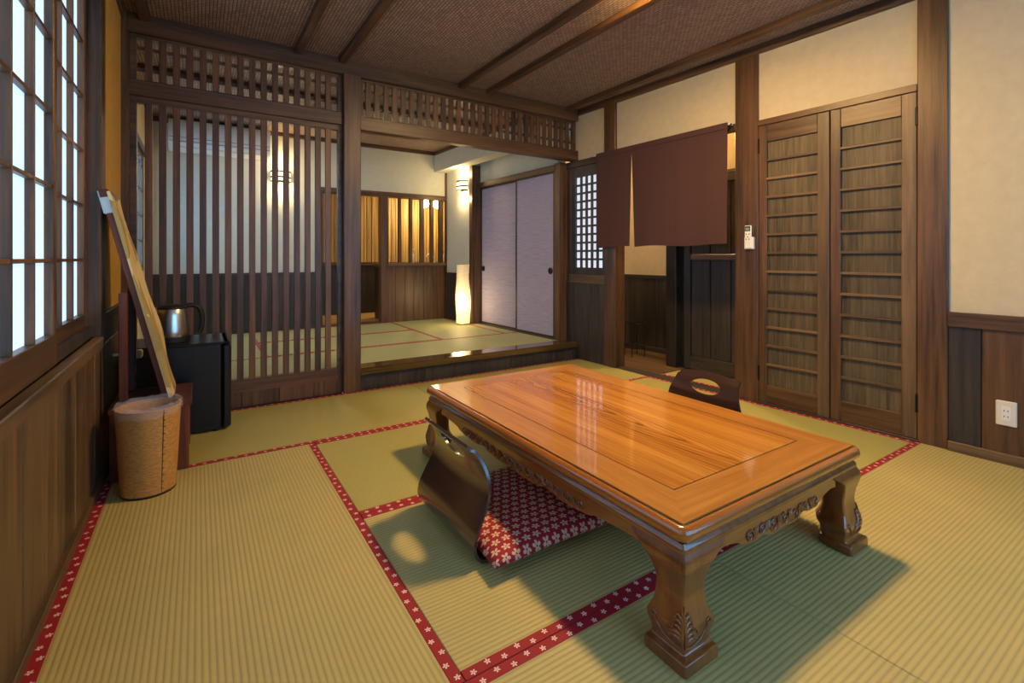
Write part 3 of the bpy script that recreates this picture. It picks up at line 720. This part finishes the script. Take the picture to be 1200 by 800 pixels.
# wall lamps: banded half-round shades, open above and below
def wall_lamp(label, mtx, watts):
    t = thing('wall_lamp', label, 'lamp'); t.matrix_local = mtx        # local: wall at y = 0, room towards -y
    MB().box(-.07, .07, -.012, 0, -.06, .06, .003).build('back_plate', 'iron', t)
    def band(z0, z1, r, name, mat):
        n = 18; rings = []
        for rr, zz in ((r, z0), (r, z1), (r - .006, z1), (r - .006, z0)):
            rings.append([(rr * 1.15 * math.cos(PI * k / n), -rr * math.sin(PI * k / n) - .004, zz) for k in range(n + 1)])
        m = MB(); m.loft(rings + [rings[0]], False, False); return m.build(name, mat, t, 50)
    band(-.058, .058, .088, 'glass_shade', 'shade_glow')
    for z0, z1 in ((.048, .064), (-.016, .0), (-.064, -.050)): band(z0, z1, .094, 'metal_band', 'iron')
    for sz in (-.16, .16):
        ld = bpy.data.lights.new('wall_lamp_light', 'POINT'); ld.energy = watts * 1.3; ld.color = WARM; ld.shadow_soft_size = .03
        lo = bpy.data.objects.new('wall_lamp_light', ld); COL.objects.link(lo); lo.parent = t; lo.location = (0, -.09, sz)
    return t
wall_lamp('banded wall lamp glowing beside the soffit above the paper lamp', RW @ Matrix.Translation((-.17, 5.62 - .9, 1.93)) @ Matrix.Rotation(-PI / 2, 4, 'Z'), 3.2)
wall_lamp('banded wall lamp glowing on the back wall beside the air conditioner', Matrix.Translation((.80, YI, 1.93)), 3.2)
# extra slim vertical pieces: mounted thermostat on the back wall
# paper floor lamp
fp = thing('paper_floor_lamp', 'tall paper floor lamp glowing in the inner room corner', 'lamp', (2.80, 5.44, ZI))
sec = [(.078, 0), (.080, .10), (.088, .24), (.086, .38), (.074, .52), (.070, .64), (.074, .74)]
pr = catmull(sec, 6); rg = random.Random(5)
ring = []
for i, (r_, z_) in enumerate(pr):
    ring.append([((r_ + rg.uniform(-.0015, .0015)) * math.copysign(abs(math.cos(a)) ** .7, math.cos(a)) + .004 * math.sin(z_ * 9), (r_ + rg.uniform(-.001, .001)) * math.copysign(abs(math.sin(a)) ** .7, math.sin(a)), z_ + .012) for a in [2 * PI * k / 28 for k in range(28)]])
MB().loft(ring, False).build('paper_shade', 'lantern', fp, 60)
MB().lathe([(.082, 0), (.082, .012), (.07, .014)], seg=28).build('base', 'post_x', fp, 40)
MB().lathe([(.070, .735), (.074, .752), (.066, .754)], seg=28, cap=False).build('top_ring', 'left_x', fp, 40)
ld = bpy.data.lights.new('floor_lamp_light', 'POINT'); ld.energy = 5; ld.color = WARM; ld.shadow_soft_size = .08
lo = bpy.data.objects.new('floor_lamp_light', ld); COL.objects.link(lo); lo.parent = fp; lo.location = (-.13, -.13, .3)

# added ceiling lamp, hidden by the beam, to brighten the inner room
nl = thing('inner_fill_lamp', 'round white fill lamp added on the inner room ceiling', 'lamp', (.95, 5.05, 2.44))
MB().lathe([(.125, 0), (.125, -.008), (.115, -.01)], seg=36).build('housing', 'white', nl, 40)
MB().lathe([(.12, -.009), (.12, -.045), (.10, -.058), (.001, -.061)], seg=36).build('diffuser', plain('inner_fill_diffuser', (.9, .9, .9, 1), .5, emis=(1, .97, .90, 1), es=54), nl, 60)

MB().lathe([(.128, -.006), (.128, -.058), (.121, -.058), (.121, -.006), (.128, -.006)], seg=36, cap=False).build('ring', 'left_x', nl, 40)

# ================================================================ main ceiling lamp (just above the frame)
cl = thing('ceiling_lamp', 'round ceiling lamp with a wooden ring above the low table', 'lamp', (1.90, 1.62, CZ))
MB().lathe([(.135, 0), (.135, -.04), (.10, -.05)], seg=40).build('housing', 'left_x', cl, 40)
MB().lathe([(.130, -.042), (.130, -.09), (.118, -.102), (.001, -.105)], seg=40).build('diffuser', 'lamp_glow', cl, 60)
MB().lathe([(.142, -.062), (.142, -.10), (.132, -.10), (.132, -.062), (.142, -.062)], seg=40, cap=False).build('ring', 'left_x', cl, 40)

# ================================================================ low table
TX0, TX1, TY0, TY1, TZ = .975, 1.945, .742, 2.325, .345
cx, cy = (TX0 + TX1) / 2, (TY0 + TY1) / 2; hx, hy = (TX1 - TX0) / 2, (TY1 - TY0) / 2
tb = thing('low_table', 'glossy orange-brown low table with carved legs', 'table', (cx, cy, .0017))
def rrect(ax, ay, r, z_, n=6):
    out = []
    for sx, sy, a0 in ((1, 1, 0), (-1, 1, PI / 2), (-1, -1, PI), (1, -1, 3 * PI / 2)):
        for k in range(n + 1):
            a = a0 + PI / 2 * k / n; out.append((sx * (ax - r) + r * math.cos(a), sy * (ay - r) + r * math.sin(a), z_))
    return out
def ringloft(prof, r0, name, mat, parent, smooth=50, cap=True):
    return MB().loft([rrect(hx - i, hy - i, max(.004, r0 - i), z_) for i, z_ in prof], cap).build(name, mat, parent, smooth)
# moulded edge
edge = [(.03, .300), (.012, .302), (.004, .308), (.0, .316), (.0, .324), (.003, .332), (.009, .338), (.017, .3415), (.020, .3405)]
em = ringloft(edge + [(.020, .335)], .035, 'edge_moulding', 'leg_y', tb, 50, False)
em.data.materials[0] = M['edge']
ringloft([(.0205, .334), (.0205, .3410), (.0245, .3412), (.0245, .334)], .03, 'edge_groove', 'line', tb, 30, False)
# mitred frame boards and centre panel
fi = .024; ii = .148          # insets
ax, ay = hx - fi, hy - fi; bx, by = hx - ii, hy - ii
for poly, mt in (([(-ax, -ay), (ax, -ay), (bx, -by), (-bx, -by)], 'table_x'), ([(ax, ay), (-ax, ay), (-bx, by), (bx, by)], 'table_x'),
                 ([(-ax, ay), (-ax, -ay), (-bx, -by), (-bx, by)], 'table_y'), ([(ax, -ay), (ax, ay), (bx, by), (bx, -by)], 'table_y')):
    MB().prism(poly, 'z', .318, TZ).build('frame_board', mt, tb)
li = .0045
MB().prism([(-bx + li, -by + li), (bx - li, -by + li), (bx - li, by - li), (-bx + li, by - li)], 'z', .318, TZ).build('centre_panel', 'top_panel', tb)
MB().box(-bx - .002, bx + .002, -by - .002, by + .002, .315, TZ - .0012, 0).build('inlay_line', 'line', tb)
MB().box(-ax - .002, ax + .002, -ay - .002, ay + .002, .306, .319, 0).build('top_base', 'leg_y', tb)
# frieze moulding below the top
ringloft([(.035, .262), (.018, .268), (.012, .276), (.014, .286), (.022, .292), (.026, .301)], .03, 'frieze_moulding', 'leg_y', tb, 60, False)
ringloft([(.024, .292), (.016, .299), (.024, .3035)], .03, 'bead', 'line', tb, 60, False)
# legs
LEG = [(0.0, -.012, .128), (.022, -.012, .130), (.030, -.010, .124), (.034, .004, .106), (.046, .008, .102), (.058, .006, .106), (.075, .003, .118), (.088, .003, .119), (.102, .006, .108), (.125, .012, .094), (.160, .017, .086), (.190, .014, .090), (.215, .008, .104), (.235, .003, .124), (.252, .004, .150), (.266, .010, .172), (.285, .020, .168)]
def leg_mesh():
    pts = []
    for q in catmull(LEG, 4): pts.append(q)
    rings = []
    for z_, oc, w_ in pts:
        c = .004; a = oc; b = oc + w_
        # pinch the inner corner so the leg reads as two carved faces meeting at the outer edge
        k = b - w_ * .16
        rings.append([(a + c, a, z_), (b - .004, a, z_), (b, a + .004, z_), (b, a + w_ * .55, z_), (k, k, z_), (a + w_ * .55, b, z_), (a + .004, b, z_), (a, b - .004, z_), (a, a + c, z_)])
    return MB().loft(rings).mesh('leg', M['leg_z'], 35)
def spiral(c, r0, turns, n, sgn=1, start=0):
    return [(c[0] + sgn * r0 * (1 - .82 * k / n) * math.cos(start + turns * 2 * PI * k / n), c[1] + r0 * (1 - .82 * k / n) * math.sin(start + turns * 2 * PI * k / n)) for k in range(n + 1)]
def interp_oc(z_):
    for (z0, o0, w0), (z1, o1, w1) in zip(LEG, LEG[1:]):
        if z0 <= z_ <= z1: t = (z_ - z0) / (z1 - z0); return o0 + (o1 - o0) * t
    return 0
def carve_mesh():
    m = MB()
    for face in (0, 1):
        def P(u, z_, lift=.0): 
            o_ = interp_oc(z_) - lift
            return (interp_oc(z_) + u, o_, z_) if face == 0 else (o_, interp_oc(z_) + u, z_)
        # fronds of the palmette, fanning off the leg's edge
        for k in range(5):
            zb = .066 + .012 * k; L = .050 - .006 * k
            pts = [P(.003 + L * t * (1 - .15 * t), zb + .016 * t + .030 * t * (1 - t) - .02 * t * t, .001) for t in (0, .25, .5, .75, 1)]
            m.tube(pts, [.003, .0058, .0062, .0054, .0035], 6)
        m.tube([P(.0035 + .002 * math.sin(t * 6), .05 + .095 * t, .001) for t in (0, .2, .4, .6, .8, 1)], [.003, .004, .004, .004, .003, .0015], 6)
        m.tube([P(*q) for q in [(u, z_, .0008) for u, z_ in spiral((.036, .079), .013, 1.3, 14)]], .0026, 6)
        # lower scroll that runs out to a curl at the leg's inner edge
        m.tube([P(u, z_, .0008) for u, z_ in catmull([(.004, .052), (.03, .047), (.06, .055), (.082, .072), (.090, .086)], 4)], .0028, 6)
        m.tube([P(u, z_, .0008) for u, z_ in spiral((.092, .088), .009, 1.2, 12, 1)], .0026, 6)
    return m.mesh('leg_carving', M['leg_z'], 60)
lm, cm = leg_mesh(), carve_mesh()
for sx, sy in ((-1, -1), (1, -1), (1, 1), (-1, 1)):
    rz = {(-1, -1): 0, (1, -1): PI / 2, (1, 1): PI, (-1, 1): -PI / 2}[sx, sy]
    lg = link('leg', lm, tb, loc=(sx * (hx - .003), sy * (hy - .003), 0), rz=rz)
    link('carving', cm, lg)
# aprons with scalloped lower edges and carved scrolls
def apron(Lh, name):
    """board along local x, half length Lh, outer face at y = 0"""
    pts = [(-Lh, .235), (-Lh + .03, .238), (-Lh * .80, .232), (-Lh * .72, .226), (-Lh * .70, .219), (-Lh * .64, .213), (-Lh * .5, .206), (-Lh * .40, .210), (-Lh * .34, .217), (-Lh * .30, .208), (-Lh * .18, .199), (0, .203)]
    pts = catmull(pts, 3); low = pts + [(-x_, z_) for x_, z_ in pts[::-1][1:]]
    poly = low + [(Lh, .275), (-Lh, .275)]
    m = MB(); n = len(poly)
    fr = [(x_, 0, z_) for x_, z_ in poly]; bk = [(x_, .026, z_) for x_, z_ in poly]
    k = len(low)
    quads = MB()
    top = [(x_, .275) for x_, z_ in low]
    rings = [[(a[0], 0, a[1]), (b[0], 0, b[1]), (b[0], .026, b[1]), (a[0], .026, a[1])] for a, b in zip(low, top)]
    return m.loft(rings), low
def carv(Lh, low):
    m = MB(); n = int(2 * Lh * .66 / .055)
    rg = random.Random(11)
    for i in range(n):
        u = -Lh * .66 + (i + .5) * 2 * Lh * .66 / n
        zl = min(low, key=lambda p: abs(p[0] - u))[1]; zc = (zl + .258) / 2 - .004
        sgn = 1 if u < 0 else -1
        amp = (.258 - zl) * .36
        m.tube([(a, -.0015, b) for a, b in spiral((u, zc), amp, 1.4, 16, sgn, .6 * i)], .0034, 6)
        for q in range(3):
            m.tube([(u + sgn * (.010 + .007 * q), -.001, zc - amp * .9), (u + sgn * (.020 + .007 * q), -.003, zc), (u + sgn * (.024 + .008 * q), -.001, zc + amp * .9)], [.0016, .0036, .0016], 6)
    return m
for Lh, sgn, axis in ((hy - .165, -1, 'y'), (hy - .165, 1, 'y'), (hx - .165, -1, 'x'), (hx - .165, 1, 'x')):
    a, low = apron(Lh, '')
    ins = .020
    if axis == 'x': loc = (0, sgn * (hy - ins), 0); rz = 0 if sgn < 0 else PI
    else: loc = (sgn * (hx - ins), 0, 0); rz = -PI / 2 if sgn < 0 else PI / 2
    ap = a.build('apron', 'leg_x', tb, 40); ap.location = loc; ap.rotation_euler = (0, 0, rz)
    c = carv(Lh, low).build('carved_scrolls', 'leg_x', ap, 60)

# ================================================================ legless chairs and cushions
def zaisu(label, loc, rz):
    t = thing('legless_chair', label, 'chair', loc, rz, 'legless chairs at the low table')
    # local: back at x = 0, seat runs towards +x; width along y. (offset x, height z, half width y)
    sec = [(.40, .010, .20), (.30, .009, .212), (.15, .008, .222), (.045, .010, .232), (.010, .024, .236), (-.006, .055, .237), (.0, .10, .235), (.022, .15, .232), (.045, .20, .226), (.053, .25, .214), (.042, .30, .198), (.016, .345, .184), (-.018, .385, .174)]
    pts = catmull(sec, 4); th = .010; ny = 24
    HZ, HA, HB = .318, .090, .036        # grip hole: height, half width, half height
    m = MB(); vs = {}
    S_ = [0]
    for a, b in zip(pts, pts[1:]): S_.append(S_[-1] + math.dist(a[:2], b[:2]))
    nv = []
    for i, (x_, z_, w_) in enumerate(pts):
        a = pts[max(i - 1, 0)]; b = pts[min(i + 1, len(pts) - 1)]
        tx, tz = b[0] - a[0], b[1] - a[1]; l = math.hypot(tx, tz); nv.append((-tz / l, tx / l))
    # front and back skins as grids; the hole is cut afterwards with a boolean
    rings = []
    for i, (x_, z_, w_) in enumerate(pts):
        front = []; back = []
        for k in range(ny + 1):
            u = -1 + 2 * k / ny; bow = .013 * (u * u) * max(0, (z_ - .08) / .3)      # sides curl forward a little
            zz = z_ - (.012 * u * u if i > len(pts) - 4 else 0)
            front.append((x_ + bow - nv[i][0] * th / 2, u * w_, zz - nv[i][1] * th / 2)); back.append((x_ + bow + nv[i][0] * th / 2, u * w_, zz + nv[i][1] * th / 2))
        rings.append(front + back[::-1])
    o = m.loft(rings).build('shell', 'chair', t, 50)
    c = MB(); c.loft([[(xx_, HA * math.cos(a), HZ + HB * math.sin(a)) for a in [2 * PI * k / 36 for k in range(36)]] for xx_ in (-.2, .2)])
    cut = c.build('cutter', 'line')
    md = o.modifiers.new('hole', 'BOOLEAN'); md.operation = 'DIFFERENCE'; md.object = cut; md.solver = 'EXACT'
    o.parent = None; o.matrix_world = Matrix.Identity(4)
    bpy.context.view_layer.update()
    dg = bpy.context.evaluated_depsgraph_get(); me = bpy.data.meshes.new_from_object(o.evaluated_get(dg)); me.name = 'shell'
    o.modifiers.clear(); o.data = me; me.polygons.foreach_set('use_smooth', [True] * len(me.polygons)); me.set_sharp_from_angle(angle=math.radians(45))
    bpy.data.objects.remove(cut); o.parent = t
    while len(me.materials) > 1: me.materials.pop()
    return t
def cushion(label, loc, rz, a=.265):
    n = 32; top = []
    def P(i, j, sg):
        u = -1 + 2 * i / n; v = -1 + 2 * j / n
        e = (max(0, 1 - abs(u) ** 5) * max(0, 1 - abs(v) ** 5)) ** .42
        pin = 1 - .045 * (1 - max(abs(u), abs(v)) ** 2) * 0 - .03 * (1 - u * u) * (abs(v) ** 6) - .03 * (1 - v * v) * (abs(u) ** 6)
        x_ = u * a * (1 - .03 * (1 - v * v) * abs(u) ** 4); y_ = v * a * (1 - .03 * (1 - u * u) * abs(v) ** 4)
        h = .034 + (.038 if sg > 0 else -.028) * e + .003 * math.sin(5 * u + 2) * math.sin(4 * v) * e
        return (x_, y_, h)
    vs = [P(i, j, 1) for i in range(n + 1) for j in range(n + 1)]; o_ = len(vs)
    vs += [P(i, j, -1) for i in range(n + 1) for j in range(n + 1)]
    q = lambda i, j: i * (n + 1) + j
    fs = [(q(i, j), q(i + 1, j), q(i + 1, j + 1), q(i, j + 1)) for i in range(n) for j in range(n)]
    fs += [tuple(o_ + z_ for z_ in f[::-1]) for f in fs]
    m = MB(); m.add(vs, fs)
    me = m.mesh('seat_cushion', M['cushion']); bm = bmesh.new(); bm.from_mesh(me); bmesh.ops.remove_doubles(bm, verts=bm.verts, dist=.0015); bmesh.ops.recalc_face_normals(bm, faces=bm.faces); bm.to_mesh(me); bm.free()
    me.polygons.foreach_set('use_smooth', [True] * len(me.polygons))
    c = link('seat_cushion', me, None, loc=loc, rz=rz); return tag(c, label, 'cushion', 'flowered seat cushions')
zaisu('dark lacquered legless chair with a red cushion, back to the window', (.752, 1.60, 0), 0)
cushion('red flowered cushion on the legless chair facing away from the window', (1.050, 1.552, .014), 0, .287)
zaisu('dark lacquered legless chair on the closet side of the table', (2.285, 1.585, 0), PI)
cushion('red flowered cushion on the chair at the closet side', (1.985, 1.585, .014), 0, .287)

# ================================================================ waste basket
bn = thing('waste_basket', 'round tan woven-bark waste basket lined with clear film', 'basket', (-.178, 2.60, .0))
R0, R1, HB_ = .096, .116, .365
MB().lathe([(.001, .004), (R0, .0), (R0 + .002, .01), (R1, HB_), (R1 - .005, HB_), (R0 - .004, .012), (.001, .012)], seg=48, cap=False).build('wall', 'rattan', bn, 50)
MB().lathe([(R0 + .001, 0), (R0 + .003, .004), (R0 + .0025, .010)], seg=48, cap=False).build('foot_rim', 'line', bn, 50)
ang = -1.05
P_ = lambda t, off=0: ((R0 + (R1 - R0) * t + .002) * math.cos(ang + off), (R0 + (R1 - R0) * t + .002) * math.sin(ang + off), .012 + t * (HB_ - .015))
MB().tube([P_(t / 12) for t in range(13)], .0013, 5).build('seam', 'line', bn, 60)
for k in range(12): MB().tube([P_((k + .5) / 12), P_((k + .5) / 12, .07)], .0019, 5).build('stitch', 'line', bn, 60)
rg = random.Random(9); fr = []
for z_, dr in ((.335, .0035), (.355, .006), (.374, .007), (.379, 0), (.372, -.010), (.34, -.012), (.25, -.014)):
    fr.append([((R1 + dr + rg.uniform(-.002, .002)) * math.cos(2 * PI * k / 40), (R1 + dr + rg.uniform(-.002, .002)) * math.sin(2 * PI * k / 40), z_ + (rg.uniform(-.007, .007) if z_ > .33 else 0)) for k in range(40)])
MB().loft(fr, False).build('film_liner', 'film', bn, 80)

# ================================================================ dressing mirror
dm = thing('dressing_mirror', 'reddish wooden floor mirror stand covered with patterned ochre cloth', 'mirror', (-.2, 2.95, .0017))
MB().box(-.135, .176, -.19, .19, .30, .325, .003).build('base_top', 'mirror_y', dm)
for y in (-.19, .165): MB().box(-.13, .165, y, y + .025, 0, .30, .003).build('side_panel', 'mirror_z', dm)
MB().box(.130, .150, -.165, .165, .16, .30, .002).build('drawer_front', 'mirror_y', dm)
MB().lathe([(.009, 0), (.012, .008), (.006, .014)], seg=12, mtx=Matrix.Translation((.150, 0, .23)) @ Matrix.Rotation(PI / 2, 4, 'Y')).build('knob', 'iron', dm, 50)
MB().box(-.12, .10, -.165, .165, .02, .04, .002).build('shelf', 'mirror_y', dm)
for y in (-.185, .155): MB().box(-.098, -.066, y, y + .03, .325, .84, .003).build('upright', 'mirror_z', dm)
# tilted mirror board: from its foot up and back toward the window wall
p0 = Vector((.073, 0, .345)); p1 = Vector((-.150, 0, 1.285)); dv = p1 - p0; Lm = dv.length; ang_ = math.atan2(dv.x, dv.z)
TM = Matrix.Translation(p0) @ Matrix.Rotation(ang_, 4, 'Y')
fm = MB().box(-.014, .012, -.165, .165, 0, Lm, .003).build('mirror_frame', 'mirror_z', dm, None, TM)
MB().box(.012, .0145, -.145, .145, .02, Lm - .02, 0).build('mirror_glass', 'chrome', fm)
n = 20; rows = []
for j in range(n + 1):
    t = j / n; wv = [(.0225 + .004 * math.sin(9 * t + u * 3) + .002 * math.sin(17 * t + 2 * u) + .016 * math.exp(-((t - .28) / .14) ** 2), -.172 + .344 * u, -.02 * math.sin(2.2 * u + .3) + .0 + t * (Lm + .012)) for u in [k / 8 for k in range(9)]]
    rows.append(wv + [(.011, b, c) for a, b, c in wv[::-1]])
MB().loft(rows).build('cloth_cover', 'cloth', fm, 60)
MB().box(-.022, .016, -.168, .168, Lm - .09, Lm + .016, .004).build('cloth_flap', plain('pale_blue_lining', lin(190, 205, 205), .8), fm)
MB().box(-.020, .018, -.169, .169, Lm - .02, Lm + .018, .004).build('cloth_hem', 'mirror_y', fm)

# ================================================================ fridge and kettle
fg = thing('mini_fridge', 'small black fridge in front of the lattice screen', 'fridge', (-.10, 3.445, .0002))
MB().box(-.215, .215, -.185, .20, .012, .505, .006).build('cabinet', 'black', fg)
MB().box(.220, .262, -.187, .202, .015, .497, .010).build('door', 'black', fg)
MB().box(-.215, .250, -.187, .202, .500, .514, .004).build('worktop', 'black', fg)
MB().box(.222, .258, -.187, .202, .498, .514, .006).build('door_cap', 'black', fg)
for a, b in ((-.19, -.16), (.19, -.16), (-.19, .17), (.19, .17)): MB().lathe([(.016, 0), (.016, .014)], c=(a, b, 0), seg=14).build('foot', 'blackm', fg, 40)
kt = thing('electric_kettle', 'brushed steel electric kettle with a black handle on the fridge', 'kettle', (-.125, 3.42, .514), .15)
kt.scale = (1.12, 1.12, 1.1)
MB().lathe([(.078, .0), (.080, .006), (.078, .016), (.06, .018)], seg=36).build('power_base', 'blackm', kt, 40)
MB().lathe([(.074, .018), (.078, .024), (.077, .06), (.070, .14), (.064, .172), (.062, .176)], seg=40).build('body', 'steel', kt, 40)
MB().lathe([(.064, .174), (.062, .184), (.045, .194), (.012, .199)], seg=36).build('lid', 'blackm', kt, 40)
MB().lathe([(.079, .016), (.080, .026), (.0785, .032)], seg=40, cap=False).build('bottom_band', 'blackm', kt, 40)
MB().tube(catmull([(.055, -.0, .183), (.085, -.0, .188), (.118, -.0, .170), (.132, -.0, .12), (.128, -.0, .06), (.118, 0, .04)], 5), .012, 10).build('handle', 'blackm', kt, 60)
MB().tube([(-.055, 0, .15), (-.075, 0, .172), (-.085, 0, .182)], [.018, .014, .009], 10).build('spout', 'steel', kt, 60)
# cord with plug beside the mirror stand
cx_ = thing('power_cord', 'white power cord with a plug block behind the mirror stand', 'cord', (-.33, 3.20, 0))
MB().box(.02, .085, -.03, .03, .475, .515, .006).build('plug_block', 'offwhite', cx_)
MB().tube(catmull([(.05, 0, .48), (.055, -.01, .40), (.045, -.02, .30), (.06, -.02, .235), (.12, -.03, .25), (.18, -.04, .30)], 5), .005, 8).build('cable', 'offwhite', cx_, 60)
MB().tube([(.03, .0, .50), (-.05, .0, .50)], .008, 8).build('plug', 'offwhite', cx_, 60)

# ================================================================ remote control, wall socket
rc = thing('remote_control', 'white air conditioner remote in a holder on the wooden post', 'remote'); rc.matrix_local = RW @ Matrix.Translation((0, 1.925 - .9, 1.06))
MB().box(-.016, .002, -.034, .034, 0, .085, .004).build('holder', 'white', rc)
MB().box(-.026, -.012, -.022, .026, .004, .165, .005).build('body', 'white', rc)
MB().box(-.0275, -.0255, -.016, .022, .125, .160, .001).build('bezel', 'blackm', rc)
MB().box(-.0285, -.0270, -.011, .017, .131, .150, 0).build('screen', 'screen', rc)
MB().box(-.014, .002, -.034, -.026, .085, .16, .002).build('holder_side', 'left_z', rc)
for a, b in ((-.008, .105), (.012, .105), (.002, .085), (-.008, .07), (.012, .07)): MB().lathe([(.0045, 0), (.004, .002)], seg=10, mtx=Matrix.Translation((-.026, a, b)) @ Matrix.Rotation(-PI / 2, 4, 'Y')).build('button', 'grey', rc)
so = thing('wall_socket', 'white double wall socket on the dark boards', 'socket'); so.matrix_local = RW @ Matrix.Translation((0, .657 - .9, .245))
MB().box(-.009, .002, -.037, .037, -.06, .06, .004).build('plate', 'offwhite', so)
MB().box(-.0105, -.008, -.016, .016, -.034, .034, .001).build('insert', 'white', so)
for zz in (.014, -.014):
    for y in (-.0065, .0065): MB().box(-.0115, -.010, y - .0015, y + .0015, zz - .004, zz + .004, 0).build('slot', 'blackm', so)
